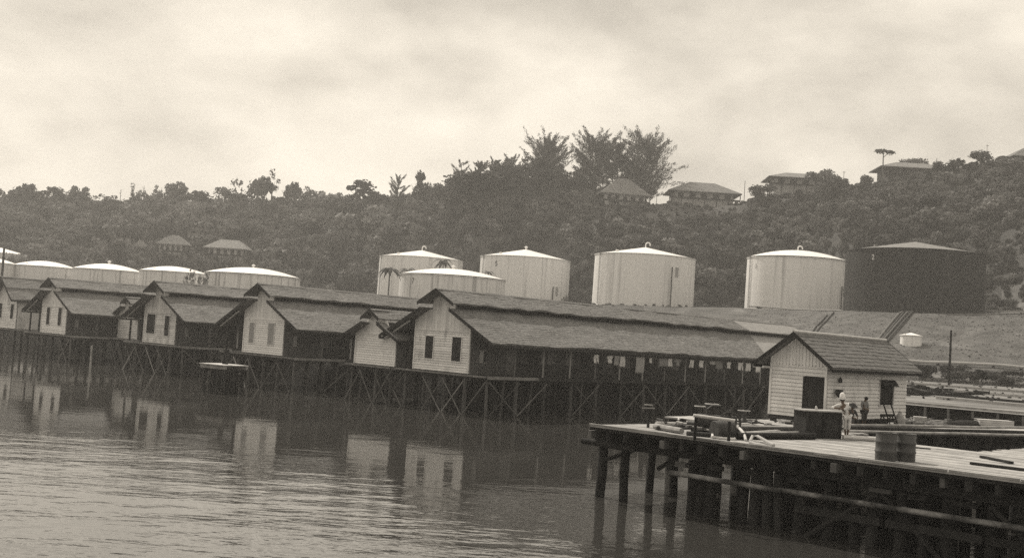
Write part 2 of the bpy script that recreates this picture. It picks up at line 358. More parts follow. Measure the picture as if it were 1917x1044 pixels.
def terrain_mesh():
    keys = sorted(COLS); us = [ray(k, 600).x / ray(k, 600).y for k in keys]
    nu = 250; per = [1, 2, 6, 8, 6, 12, 8, 10, 10, 3, 4, 4]
    b = MB(); rows = None
    for i in range(nu + 1):
        u = us[0] + (us[-1] - us[0]) * i / nu
        j = max(k for k in range(len(us)) if us[k] <= u + 1e-9); j = min(j, len(us) - 2)
        f = (u - us[j]) / (us[j + 1] - us[j]); A = COLS[keys[j]]; B = COLS[keys[j + 1]]
        st = [(a[0] * (1 - f) + c[0] * f, a[1] * (1 - f) + c[1] * f) for a, c in zip(A, B)]
        pr_ = []
        for q in range(len(st) - 1):
            n = per[q]
            for w in range(n): pr_.append((st[q][0] + (st[q + 1][0] - st[q][0]) * w / n, st[q][1] + (st[q + 1][1] - st[q][1]) * w / n))
        pr_.append(st[-1]); rows = len(pr_)
        for d, z in pr_:
            x, y = u * d, d
            amp = 0.12 if z < 6 else (0.5 if d < 262 else 1.6)
            if 14.5 < z < 18.5: amp = 0.25
            z2 = z + amp * (mnoise.noise(Vector((x * .07, y * .07, 3))) + 0.5 * mnoise.noise(Vector((x * .2, y * .2, 9)))) if z > 0.6 else z
            b.v.append((x, y, z2))
    for i in range(nu):
        for k in range(rows - 1):
            b.f.append((i * rows + k, (i + 1) * rows + k, (i + 1) * rows + k + 1, i * rows + k + 1))
    me = b.mesh('hillside', M['ground'], True)
    for m in (M['grass'], M['sand'], M['mud']): me.materials.append(m)
    for p in me.polygons:
        c = p.center; d = c.y; u = c.x / c.y
        if u > 0.18 and d < 177: p.material_index = 2
        elif c.z < 3.1 and d < 230: p.material_index = 3
        elif d < 256 + 14 * mnoise.noise(Vector((c.x * .06, d * .06, 1.0))) and u > -0.6: p.material_index = 1
        
    return me
HILL = structure(link('hillside', terrain_mesh()))
from mathutils.bvhtree import BVHTree
_bm = HILL.data
BVH = BVHTree.FromPolygons([v.co[:] for v in _bm.vertices], [p.vertices[:] for p in _bm.polygons])
def gz(x, y):
    h = BVH.ray_cast(Vector((x, y, 400)), Vector((0, 0, -1)))
    return h[0].z if h[0] is not None else 0.0

# ---- foliage helpers
def leaf_quad(b, c, nrm, size, asp=1.0, along=None):
    nrm = nrm.normalized()
    a = (along if along is not None else Vector((rnd(-1, 1), rnd(-1, 1), rnd(-1, 1)))); a = a - nrm * a.dot(nrm)
    if a.length < 1e-4: a = nrm.orthogonal()
    a.normalize(); e = nrm.cross(a)
    a *= size * asp / 2; e *= size / 2
    b.add([c - a, c + e * 0.9, c + a, c - e * 0.9], [(0, 1, 2, 3)])
def blob_leaves(b, c, rad, n, size, squash=0.8):
    c = Vector(c)
    for _ in range(n):
        d = Vector((rnd(-1, 1), rnd(-1, 1), rnd(-.6, 1)))
        if d.length > 1 or d.length < .05: d = d.normalized() * rnd(.5, 1)
        d = d.normalized() * (rad * rnd(.55, 1.05)); d.z *= squash
        nn = d.normalized() * 0.9 + Vector((rnd(-1, 1), rnd(-1, 1), rnd(-1, 1))) * 0.75
        leaf_quad(b, c + d, nn, size * rnd(.6, 1.35))
def crown_round(nb, W, Hh, leaf, seed, n=70, flat=1.0):     # crown centred on (0,0,0), W wide, H high
    random.seed(seed); b = MB()
    for k in range(nb):
        a = rnd(0, 2 * PI); rr = math.sqrt(rnd(0, 1)) * 0.36 * W; z = rnd(-.36, .40) * Hh * (1 - 0.6 * (rr / (.5 * W)))
        br = rnd(.13, .24) * W
        blob_leaves(b, (rr * math.cos(a), rr * math.sin(a), z), br, n, leaf, 0.7 * flat)
    return b
def crown_casuarina(W, Hh, leaf, seed, nb=46):              # trunk foot at 0, feathery ascending boughs
    random.seed(seed); b = MB(); w = MB()
    w.tube([(0, 0, 0), (.15, 0, Hh * .4), (-.1, .1, Hh * .75), (0, 0, Hh * .97)], [Hh * .022, Hh * .016, Hh * .009, .04], 7)
    for k in range(nb):
        t = rnd(.10, .95) ** .9; z0 = Hh * t; a = rnd(0, 2 * PI)
        ln = W * .5 * (.62 + 1.2 * t - 1.45 * t * t) * rnd(.6, 1.35); up = rnd(.3, 1.0) * (0.45 + .9 * t)
        p0 = Vector((0, 0, z0)); dirv = Vector((math.cos(a), math.sin(a), up)).normalized()
        cv = rnd(-.1, .35); tw = Vector((rnd(-1, 1), rnd(-1, 1), 0)) * .22 * ln
        pts = [p0 + dirv * ln * s + tw * s * s + Vector((0, 0, cv * ln * s * s)) for s in (0, .35, .7, 1)]
        w.tube(pts, [.09, .06, .04, .02], 4, False)
        for q in range(int(26 + ln * 9)):
            s = rnd(.22, 1.06); c = p0 + dirv * ln * s + tw * s * s + Vector((0, 0, cv * ln * s * s)) + Vector((rnd(-1, 1), rnd(-1, 1), rnd(-1, .8))) * (.075 * W * (.3 + .5 * (1 - s)))
            al = dirv + Vector((rnd(-.6, .6), rnd(-.6, .6), rnd(-.2, .8)))
            leaf_quad(b, c, Vector((rnd(-1, 1), rnd(-1, 1), rnd(-.5, 1))), leaf * rnd(.35, .7), rnd(3.5, 7.0), al)
    return b, w

# ---- hillside scrub: one mass nobody could count
def scrub():
    random.seed(11)
    coll = bpy.data.collections.new('scrub_clumps')
    for k in range(6):
        b = MB(); random.seed(40 + k)
        for q in range(7 + k % 3):
            a = rnd(0, 2 * PI); rr = rnd(0, .62)
            blob_leaves(b, (rr * math.cos(a), rr * math.sin(a), rnd(.1, .75)), rnd(.3, .5), 42, .24, .85)
        o = bpy.data.objects.new('scrub_clump', b.mesh('scrub_clump', M['leaf'] if k < 5 else M['leaf_pale'])); coll.objects.link(o)
    for k in range(6):          # whole bushy tree crowns for the jungle mass
        b = crown_round(9 if k % 3 else 6, 1, 1.15, .075, 700 + k, 80 if k % 3 else 45); random.seed(50 + k)
        w_ = b.v; b.v = [(x, y, z + .45) for x, y, z in w_]; b.tube([(0, 0, -.4), (.03, 0, .1), (0, .02, .5)], [.03, .025, .015], 5)
        o = bpy.data.objects.new('scrub_tree', b.mesh('scrub_tree', M['leaf'] if k < 4 else M['leaf_pale'])); coll.objects.link(o)
    random.seed(12); vs = []; scl = []; rot = []; idx = []
    us0 = ray(-150, 600).x / ray(-150, 600).y; us1 = ray(2080, 600).x / ray(2080, 600).y
    def dens(u, d): return True
    n = 0
    while n < 6600:
        u = rnd(us0, us1); d = rnd(225, 470); x = u * d; z = gz(x, d)
        px = W0 / 2 + u * FPX
        foot = 345 if px < 560 else (345 if px < 820 else (330 if px < 1050 else (301 if px < 1450 else (284 if px < 1600 else 262))))
        if d < foot: continue
        if px > 1845 and d < 280 and random.random() < .5: continue
        if z < 8: continue
        if 280 < px < 480 and d < 372 and random.random() < .35: continue
        if 1195 < px < 1400 and d > 340: continue
        r = rnd(1.3, 3.2) if px > 800 else rnd(2.2, 5.2)
        if d > foot + 100: continue
        vs.append((x, d, z - .15 * r)); scl.append(r); rot.append((rnd(-.2, .2), rnd(-.2, .2), rnd(0, 6.28))); idx.append(random.choice((0, 1, 2, 3, 4, 0, 1, 2, 3, 4, 5))); n += 1
    def put(px, d, r, ks, sink=.15):
        r0 = ray(px, 600); x = r0.x / r0.y * d; vs.append((x, d, gz(x, d) - sink * r)); scl.append(r); rot.append((0, 0, rnd(0, 6.28))); idx.append(random.choice(ks))
    for _ in range(300):      # crowns standing out of the scrub
        px, d = rnd(820, 2050), rnd(290, 352)
        if 1080 < px and d > 322: continue
        if px < 1600 and d < 306: continue
        put(px, d, rnd(2.6, 4.6), (0, 1, 2, 3, 4, 5), -.15)
    for _ in range(420):
        px, d = rnd(-200, 830), rnd(350, 440)
        if 235 < px < 490 and d < 378: continue
        put(px, d, rnd(4.0, 7.5), (0, 1, 2, 3, 4, 5), -.1)
    for _ in range(70): put(rnd(-120, 725), rnd(440, 456), rnd(6.5, 11), (6, 7, 8, 9, 10, 11), .02)      # the ragged canopy of the left ridge
    for _ in range(26): put(rnd(820, 1075), rnd(366, 378), rnd(6, 9.5), (7, 8, 6), .02)
    n2 = 0
    while n2 < 230:
        px = rnd(-80, 1960); lo, hi, w0, w1 = (362, 440, 5.5, 10.5) if px < 760 else ((342, 368, 5, 9) if px < 1075 else (292, 326, 3.5, 6.5))
        d = rnd(lo, hi)
        if 235 < px < 490 and d < 386: continue
        if 760 <= px < 790: continue
        put(px, d, rnd(w0, w1), (6, 7, 8, 9, 10, 11), 0.0); n2 += 1
    for _ in range(260): put(rnd(1842, 2010), rnd(246, 300), rnd(.7, 1.9), (0, 1, 2, 3, 4, 5), .15)
    for _ in range(160): put(rnd(1085, 1400), rnd(338, 358), rnd(.6, 1.3), (0, 1, 2, 3, 4), .1)
    for _ in range(260): put(rnd(-150, 900), rnd(178, 262), rnd(.8, 2.2), (0, 1, 5))
    for _ in range(380): put(rnd(-250, 800), rnd(425, 462), rnd(4.0, 7.0), (0, 1, 2, 3, 4))         # tall canopy along the left ridge
    for _ in range(1600):                                                                          # tufts roughening the grassy bank
        px = rnd(1380, 2050); d = rnd(186, 232 if px > 1600 else 262); put(px, d, rnd(.07, .2), (5,), .2)
    for _ in range(500): put(rnd(1100, 2000), rnd(262, 300), rnd(.3, .8), (0, 1, 5), .3)
    for _ in range(220): put(rnd(1690, 2030), rnd(85, 165), rnd(.08, .3), (0, 1, 2), .3)
    me = bpy.data.meshes.new('hillside_scrub'); me.from_pydata(vs, [], [])
    me.attributes.new('scl', 'FLOAT', 'POINT').data.foreach_set('value', scl)
    me.attributes.new('rot', 'FLOAT_VECTOR', 'POINT').data.foreach_set('vector', [c for r in rot for c in r])
    me.attributes.new('idx', 'INT', 'POINT').data.foreach_set('value', idx)
    o = link('hillside_scrub', me); stuff(o)
    g = bpy.data.node_groups.new('scatter', 'GeometryNodeTree')
    g.interface.new_socket('Geometry', in_out='INPUT', socket_type='NodeSocketGeometry'); g.interface.new_socket('Geometry', in_out='OUTPUT', socket_type='NodeSocketGeometry')
    gi = g.nodes.new('NodeGroupInput'); go = g.nodes.new('NodeGroupOutput'); ip = g.nodes.new('GeometryNodeInstanceOnPoints')
    ci = g.nodes.new('GeometryNodeCollectionInfo'); ci.inputs[0].default_value = coll; ci.inputs[1].default_value = True; ci.inputs[2].default_value = True
    def attr(nm, ty):
        a = g.nodes.new('GeometryNodeInputNamedAttribute'); a.data_type = ty; a.inputs[0].default_value = nm; return a.outputs[0]
    er = g.nodes.new('FunctionNodeEulerToRotation'); g.links.new(attr('rot', 'FLOAT_VECTOR'), er.inputs[0])
    g.links.new(gi.outputs[0], ip.inputs['Points']); g.links.new(ci.outputs[0], ip.inputs['Instance']); ip.inputs['Pick Instance'].default_value = True
    g.links.new(attr('idx', 'INT'), ip.inputs['Instance Index']); g.links.new(er.outputs[0], ip.inputs['Rotation']); g.links.new(attr('scl', 'FLOAT'), ip.inputs['Scale'])
    g.links.new(ip.outputs[0], go.inputs[0])
    md = o.modifiers.new('scatter', 'NODES'); md.node_group = g
scrub()

# ---- ridge trees: each a thing
def place_tree(px, ytop, d, hh, mk, label, group, name='tree', lean=0):
    top = pd(px, ytop, d); x, y = top.x, top.y; g = gz(x, y); H_ = max(hh, top.z - g)
    t = thing(name, label, 'tree', (x, y, top.z - H_ if top.z - H_ < g else g), rnd(0, 6.28), group)
    mk(t, top.z - t.location.z); return t
ROUND = [crown_round(9, 1, .9, .085, 100 + k, 80) for k in range(5)]
ROUND_ME = [c.mesh('crown', M['leaf']) for c in ROUND]
UMB_ME = [crown_round(8, 1, .5, .08, 120 + k, 70, .7).mesh('crown', M['leaf']) for k in range(3)]
SPARSE_ME = [crown_round(6, 1, 1.0, .09, 140 + k, 26).mesh('crown', M['leaf']) for k in range(3)]
OPEN_ME = [crown_round(7, 1, 1.0, .06, 180 + k, 60).mesh('crown', M['leaf']) for k in range(3)]
DENSE_ME = [crown_round(16, 1, .8, .05, 160 + k, 170).mesh('crown', M['leaf']) for k in range(2)]
random.seed(21)
def mk_round(wid, frac, meshes, bark='bark', branches=3, zs_=1.35):
    def f(t, h):
        ch = h * frac; z = h - ch * .45
        o = link('crown', random.choice(meshes), t); o.location = (0, 0, z); sx = wid; o.scale = (sx, sx * rnd(.85, 1.1), ch * zs_); o.rotation_euler = (0, 0, rnd(0, 6.28))
        b = MB(); r = max(.14, h * .016); bx, by = rnd(-.3, .3), rnd(-.3, .3)
        b.tube([(0, 0, -1), (bx, by, h * .4), (bx * .4, -by, z)], [r * 1.3, r, r * .6], 7)
        for k in range(branches):
            a = rnd(0, 6.28); b.tube([(bx * .7, 0, z - ch * .45), (math.cos(a) * wid * .2, math.sin(a) * wid * .2, z - ch * .1), (math.cos(a) * wid * .34, math.sin(a) * wid * .34, z + ch * .1)], [r * .5, r * .35, .04], 5, False)
        b.build('trunk', M[bark], t, True)
    return f
def mk_dead(t, h):
    b = MB(); b.tube([(0, 0, -1), (.2, 0, h * .5), (0, .1, h)], [h * .02, h * .014, .05], 6)
    for k in range(5):
        a = rnd(0, 6.28); z = h * rnd(.5, .95); b.tube([(0, 0, z), (math.cos(a) * h * .07, math.sin(a) * h * .07, z + h * .07)], [.09, .03], 4, False)
    b.build('trunk', M['bark'], t, True)
def mk_cas(wid, seed, n=46):
    def f(t, h):
        b, w = crown_casuarina(wid * 1.12, (h + .8) * .84, .42, seed, int(n * 1.5))
        b.build('crown', M['leaf_grey'], t).location = (0, 0, -.8); o = w.build('trunk', M['bark'], t, True); o.location = (0, 0, -.8)
    return f
def ppm(d): return d / FPX
LEFT = [(12, 352, 'broad', 34), (58, 344, 'broad', 44), (78, 352, 'open', 24), (105, 354, 'umbrella', 44), (150, 347, 'round', 24), (172, 352, 'open', 26), (203, 356, 'open', 28), (226, 354, 'bare', 8), (249, 348, 'thin', 14), (270, 347, 'bare', 9),
        (304, 338, 'thin', 20), (318, 364, 'broad', 26), (335, 341, 'round', 32), (378, 362, 'broad', 36), (432, 337, 'open', 42), (484, 331, 'round', 40), (512, 324, 'thin', 18), (543, 342, 'round', 28), (575, 337, 'open', 24), (592, 355, 'umbrella', 24), (632, 371, 'round', 34), (677, 342, 'umbrella', 42), (690, 374, 'broad', 40), (34, 372, 'broad', 44), (130, 372, 'broad', 46), (275, 378, 'broad', 50), (460, 366, 'broad', 48), (600, 376, 'broad', 46)]
LOOK = {'broad': 'broad dark', 'open': 'open crowned ragged', 'umbrella': 'flat topped spreading', 'round': 'rounded', 'bare': 'bare leafless', 'thin': 'slender tufted'}
for i, (px, yt, kind, w) in enumerate(sorted(LEFT)):
    d = 446 if px < 400 else (438 if px < 620 else 426)
    wm = w * ppm(d) * 1.12
    mk = {'broad': mk_round(wm * 1.7, .9, ROUND_ME), 'open': mk_round(wm * 1.55, .78, OPEN_ME, 'bark_pale'), 'umbrella': mk_round(wm * 1.5, .62, ROUND_ME), 'round': mk_round(wm * 1.5, .8, ROUND_ME), 'bare': mk_dead, 'thin': mk_round(wm * 1.4, .6, OPEN_ME, 'bark', 1)}[kind]
    nth = ORD[i] if i < 20 else ['twenty-first', 'twenty-second', 'twenty-third', 'twenty-fourth', 'twenty-fifth', 'twenty-sixth', 'twenty-seventh', 'twenty-eighth'][i - 20]
    place_tree(px, yt, d, 7, mk, LOOK[kind] + ' tree on the far left skyline, ' + nth + ' from the left edge', 'skyline trees of the left ridge', 'ridge_tree')
CAS = [(748, 312, 372+28, 40, 'thin sparse needle tree with twin bare tips at the dip of the ridge', 26), (866, 281, 0, 46, 'upright feathery needle tree left of the dark dome of foliage', 34), (897, 292, 0, 34, 'small feathery needle tree just right of the upright feathery one', 24), (926, 292, 0, 26, 'narrow wispy needle tree in middle of the small skyline row', 18), (956, 290, 0, 44, 'loose feathery needle tree at right of the small skyline row', 28),
       (1027, 260, 0, 92, 'broad star shaped needle tree with upswept boughs left of the tallest pair', 64), (1118, 250, 0, 96, 'tall feathery needle tree, left one of the big group beside the hidden bungalow', 76), (1160, 256, 0, 70, 'tall feathery needle tree, middle one of the big group above the hidden bungalow', 50), (1213, 247, 0, 118, 'tallest spreading feathery needle tree, right one of the big group near the pale bungalow', 80)]
for i, (px, yt, _, w, lb, n) in enumerate(CAS):
    d = 410 if px < 800 else (374 if px < 1000 else 368)
    place_tree(px, yt, d, 8, mk_cas(w * ppm(d) * 1.05, 300 + i, n), lb, 'feathery needle trees on the ridge', 'needle_tree')
BROAD = [(787, 327, 398, 44, .6, ROUND_ME, 'layered tree beside the sparse twin tipped tree at the ridge dip'), (815, 352, 390, 44, .7, ROUND_ME, 'small dark bushy tree where the ridge starts to rise'), (842, 340, 378, 60, .95, DENSE_ME, 'dense dark tree below the upright feathery needle tree'),
         (905, 320, 368, 150, .9, DENSE_ME, 'very broad dense dome of dark foliage in the middle of the ridge'), (990, 316, 362, 110, .9, DENSE_ME, 'dense dark dome of foliage under the star shaped needle tree'), (1074, 334, 358, 44, .95, DENSE_ME, 'round dark tree between the star shaped needle tree and the tallest group'),
         (1432, 346, 349, 60, .85, DENSE_ME, 'dark hedge like tree at left corner of the long bungalow'), (1545, 318, 342, 66, .95, DENSE_ME, 'dome shaped dark tree at the right end of the long bungalow'), (1566, 336, 341, 56, .95, ROUND_ME, 'lower bushy tree sloping off right of the dome shaped one'),
         (1622, 323, 338, 32, .95, DENSE_ME, 'small round tree standing left of the upper bungalow'), (1655, 274, 336, 38, .28, UMB_ME, 'thin tall tree with a small flat tuft on top beside the upper bungalow'), (1718, 288, 362, 62, .95, DENSE_ME, 'dark dome shaped crown rising behind the upper bungalow roof'),
         (1792, 299, 333, 62, .95, ROUND_ME, 'spreading tree on the skyline right of the upper bungalow'), (1762, 306, 333, 40, .95, ROUND_ME, 'low bushy tree touching the right end of the upper bungalow'), (1850, 286, 331, 78, .95, ROUND_ME, 'broad leafy tree on skyline left of the cut off roof at the right edge'), (1890, 300, 328, 70, .95, ROUND_ME, 'dark bushy tree in front of the cut off roof at the right edge')]
for px, yt, d, w, fr, ms, lb in BROAD:
    place_tree(px, yt, d, 5, mk_round(w * ppm(d) * 1.1, fr, ms), lb, 'leafy trees on the ridge', 'broadleaf_tree')
# trees standing out on the slope itself
SLOPE = [(225, 448, 352, 62, 'pale leafy tree on the lower slope left of the two roofed house'), (745, 425, 372, 60, 'bush tree with drooping pale fronds below the ridge dip'), (1045, 392, 346, 40, 'pale rounded bushy tree high on the slope below the hidden bungalow'), (985, 430, 342, 66, 'broad bushy tree on the slope above the second white tank'), (640, 430, 368, 70, 'dark bushy tree mid slope left of the tall white tanks'), (1320, 470, 312, 40, 'bushy tree on the slope between the third and fourth white tanks'), (1360, 520, 306, 40, 'low bush tree beside the bank between two white tanks')]
for px, yt, d, w, lb in SLOPE:
    place_tree(px, yt, d, 4, mk_round(w * ppm(d), .85, ROUND_ME), lb, 'bushy trees on the slope', 'slope_tree')

# ---- palms by the tanks
def palm(px, ytop, d, ybase, lb, spread):
    top = pd(px, ytop, d); x, y = top.x, top.y; g = gz(x, y)
    t = thing('palm_tree', lb, 'palm', (x, y, g), rnd(0, 6), 'palms among the tanks'); h = top.z - g
    hz_ = h - spread * .45; b = MB(); b.tube([(0, 0, -.5), (.2, .1, hz_ * .5), (0, 0, hz_)], [.22, .17, .15], 8); b.build('trunk', M['bark'], t, True)
    for k in range(11):
        a = 2 * PI * k / 11 + rnd(-.2, .2); up = rnd(.1, 1.2); L_ = spread * rnd(.8, 1.1); f = MB(); n = 7
        pts = []
        for i in range(n + 1):
            s = i / n; pts.append(Vector((math.cos(a) * L_ * s, math.sin(a) * L_ * s, hz_ + L_ * (up * s - (1.1 + up * .5) * s * s * .9))))
        side = Vector((-math.sin(a), math.cos(a), 0))
        for i in range(n):
            w0 = .34 * math.sin(PI * min(1, (i + .35) / n)) * spread * .42; w1 = .34 * math.sin(PI * min(1, (i + 1.35) / n) if i + 1.35 < n else .12) * spread * .42
            for sg in (1, -1):
                f.add([pts[i], pts[i + 1], pts[i + 1] + side * sg * w1 + Vector((0, 0, -w1 * .5)), pts[i] + side * sg * w0 + Vector((0, 0, -w0 * .5))], [(0, 1, 2, 3)])
        f.build('frond', M['leaf'], t)
palm(731, 492, 246, 550, 'tall palm standing in front of the leftmost tall white tank', 3.4)
palm(764, 496, 290, 520, 'small drooping palm seen over the left shoulder of the low white tank', 3.0)
palm(831, 480, 292, 512, 'ragged palm rising behind the low white tank before the leftmost tall one', 3.0)
palm(915, 504, 288, 520, 'dwarf palm peeping over the right shoulder of the low white tank', 1.8)

# ---- oil tanks
def text_on(parent, s, size, radius, ang, z, m):
    cu = bpy.data.curves.new('mark', 'FONT'); cu.body = s; cu.size = size; cu.align_x = 'CENTER'; cu.extrude = .004
    tmp = bpy.data.objects.new('mark', cu); COL.objects.link(tmp)
    dg = bpy.context.evaluated_depsgraph_get(); me = bpy.data.meshes.new_from_object(tmp.evaluated_get(dg)); bpy.data.objects.remove(tmp)
    for v in me.vertices:
        a = ang + v.co.x / radius; r = radius + .035 + v.co.z
        v.co = Vector((r * math.cos(a), r * math.sin(a), z + v.co.y))
    me.materials.clear(); me.materials.append(m); return link('number_mark', me, parent)
def tank(px, ybase_z, d, dia, h, cone, lb, m='tank', rm='tank_roof', mark=None, vent='loop', dome=False, ladder=None, pipe=None, drum=True):
    c = pd(px, 560, d); c.z = ybase_z; r = dia / 2
    t = thing('storage_tank', lb, 'tank', c, 0, 'oil storage tanks')
    b = MB(); prof = [(r, -1.5)]; n = max(4, int(h / 1.8))
    for i in range(n):      # lapped plate courses
        z0 = h * i / n; z1 = h * (i + 1) / n; rr = r - .012 * i; prof += [(rr, z0 + .001), (rr, z1)]
    prof += [(r - .2, h)]; b.lathe(prof, 72); b.build('shell', M[m], t, True)
    cb = MB(); cb.lathe([(r - .03, h - .12), (r + .10, h - .10), (r + .10, h + .03), (r - .1, h + .05)], 72); cb.build('rim_angle', M[m], t, True)
    rb = MB(); K = 9; pr_ = []
    for i in range(K + 1):
        s = i / K; zz_ = (1 - s) if not dome else math.cos(s * PI / 2 * .96) ** .9
        pr_.append(((r + .02) * s + .01, h + .052 + cone * zz_))
    rb.lathe(pr_[::-1], 72); rb.build('roof', M[rm], t, True)
    top = h + cone
    if vent == 'loop':
        v = MB(); rr = .55; v.tube([(0, 0, top - .1), (0, 0, top + .7)] + [(rr - rr * math.cos(a), 0, top + .7 + rr * math.sin(a)) for a in [PI * q / 8 for q in range(1, 9)]] + [(2 * rr, 0, top + .45)], .14, 8); v.build('vent', M['tank_roof'], t, True)
    elif vent == 'stub':
        v = MB(); v.lathe([(.25, top - .1), (.25, top + .5), (.5, top + .55), (.4, top + .8), (.02, top + .95)], 12); v.build('vent', M['tank_roof'], t, True)
    toc = math.atan2(-c.y, -c.x)
    hb = MB(); hs_ = .34 if dia > 8 else .12; a = toc - .75; px_, py_ = r * .8 * math.cos(a), r * .8 * math.sin(a); hb.box(px_ - hs_, px_ + hs_, py_ - hs_, py_ + hs_, h + cone * .16, h + cone * .2 + hs_ * 1.4); hb.build('roof_hatch', M['tank_roof'] if rm == 'tank_roof' else M[rm], t)
    if mark:
        s, xo, zo, sz, mm = mark
        text_on(t, s, sz, r, toc + math.asin(max(-.97, min(.97, xo))), zo, mm)
    if pipe:                # standpipe and float gauge on the shell
        xo, z0, z1 = pipe; a = toc + math.asin(xo); pb = MB(); rr = r + .22
        pb.tube([(rr * math.cos(a), rr * math.sin(a), z0), (rr * math.cos(a), rr * math.sin(a), z1)], .13, 6); pb.build('standpipe', M['iron'], t, True)
        gb = MB(); a2 = a + 1.1 / r; gb.hexa([((r + .02 + e) * math.cos(a2 + f), (r + .02 + e) * math.sin(a2 + f), z1 - 2.2) for e, f in ((0, 0), (0, .8 / r), (.12, .8 / r), (.12, 0))], [((r + .02 + e) * math.cos(a2 + f), (r + .02 + e) * math.sin(a2 + f), z1) for e, f in ((0, 0), (0, .8 / r), (.12, .8 / r), (.12, 0))]); gb.build('gauge_board', M['shutter_grey'], t)
    if ladder is not None:
        a = toc + math.asin(ladder); lb_ = MB(); tx, ty = -math.sin(a), math.cos(a)
        for sg in (-.22, .22):
            q = ((r + .2) * math.cos(a) + tx * sg, (r + .2) * math.sin(a) + ty * sg); lb_.beam((*q, 0), (*q, h + .6), .07, .07)
        for k in range(int(h / .45)):
            z = .3 + k * .45; q = ((r + .2) * math.cos(a), (r + .2) * math.sin(a)); lb_.beam((q[0] - tx * .22, q[1] - ty * .22, z), (q[0] + tx * .22, q[1] + ty * .22, z), .04, .04)
        lb_.build('ladder', M['iron'], t)
    return t
tank(784, 15.6, 335, 24.8, 12.4, 2.6, 'tall white tank furthest left of the tall row, palms before it', mark=None, vent='loop', ladder=-.93)
tank(979, 15.6, 310, 24.8, 12.6, 2.7, 'tall white tank second of the tall row with pointed roof', mark=('5', -.62, 9.7, 1.9, M['mark_dark']), vent='stub', pipe=(.62, 0, 5.2), ladder=-.9)
tank(1203, 16.2, 280, 24.9, 12.3, 2.5, 'tall white tank third of the tall row, standpipe and gauge board on it', vent='loop', pipe=(.52, 0, 9.6), ladder=-.86)
tank(1489, 17.7, 281, 24.6, 12.5, 2.5, 'tall white tank marked 1 standing against the black tank', mark=('1', -.79, 9.6, 1.7, M['mark_dark']), vent='loop', dome=True, pipe=(.86, 0, 6.4), ladder=-.9)
tank(1709, 17.3, 237, 28.0, 12.2, 2.6, 'big black tank with grey conical roof at the right of the row', 'tank_black', 'tank_black_roof', ('2', -.57, 9.8, 1.5, M['mark_white']), 'none')
tank(845, 10.0, 254, 23.8, 9.0, 2.0, 'low white tank with wide domed roof in front of the tall row', 'tank_old', mark=('7', -.72, 7.0, 1.6, M['mark_dark']), vent='stub', dome=True)
tank(470, 8.6, 287, 23.8, 9.2, 2.1, 'low white tank with domed roof and small dark door, rightmost of the left group', 'tank_old', vent='stub', dome=True)
tank(322, 8.6, 296, 17.6, 9.0, 1.7, 'streaked white low tank half hidden by scrub, second from the right in the left group', 'tank_old', vent='none', dome=True)
tank(199, 8.4, 302, 18.2, 8.8, 1.9, 'clean white low tank in the middle of the left group', 'tank_old', vent='stub', dome=True)
tank(80, 8.4, 306, 16.2, 8.8, 1.7, 'low white tank second from the left edge behind the gabled roofs', 'tank_old', vent='none', dome=True)
tank(-24, 8.4, 300, 13.0, 8.8, 1.5, 'low white tank cut by the left edge just above the gabled roofs', 'tank_old', vent='none', dome=True)
tank(-6, 14.5, 358, 16.0, 8.0, 1.8, 'white tank cut by the left edge, higher up on the wooded slope', 'tank', vent='none')
c_ = pd(1709, 634, 196); tank(1709, gz(c_.x, c_.y) - .35, 196, 3.6, 1.75, .45, 'tiny white water tank low on the grassy bank below the black tank', 'tank', vent='none')
for i, (px, d) in enumerate(((355, 280), (378, 276))):
    place_tree(px, 505, d, 4, mk_round(4.2, .7, SPARSE_ME), ['scraggy bush hiding the right side of the streaked tank', 'scraggy bush between streaked tank and the domed tank with door'][i], 'scraggy bushes by the tanks', 'scrub_tree')

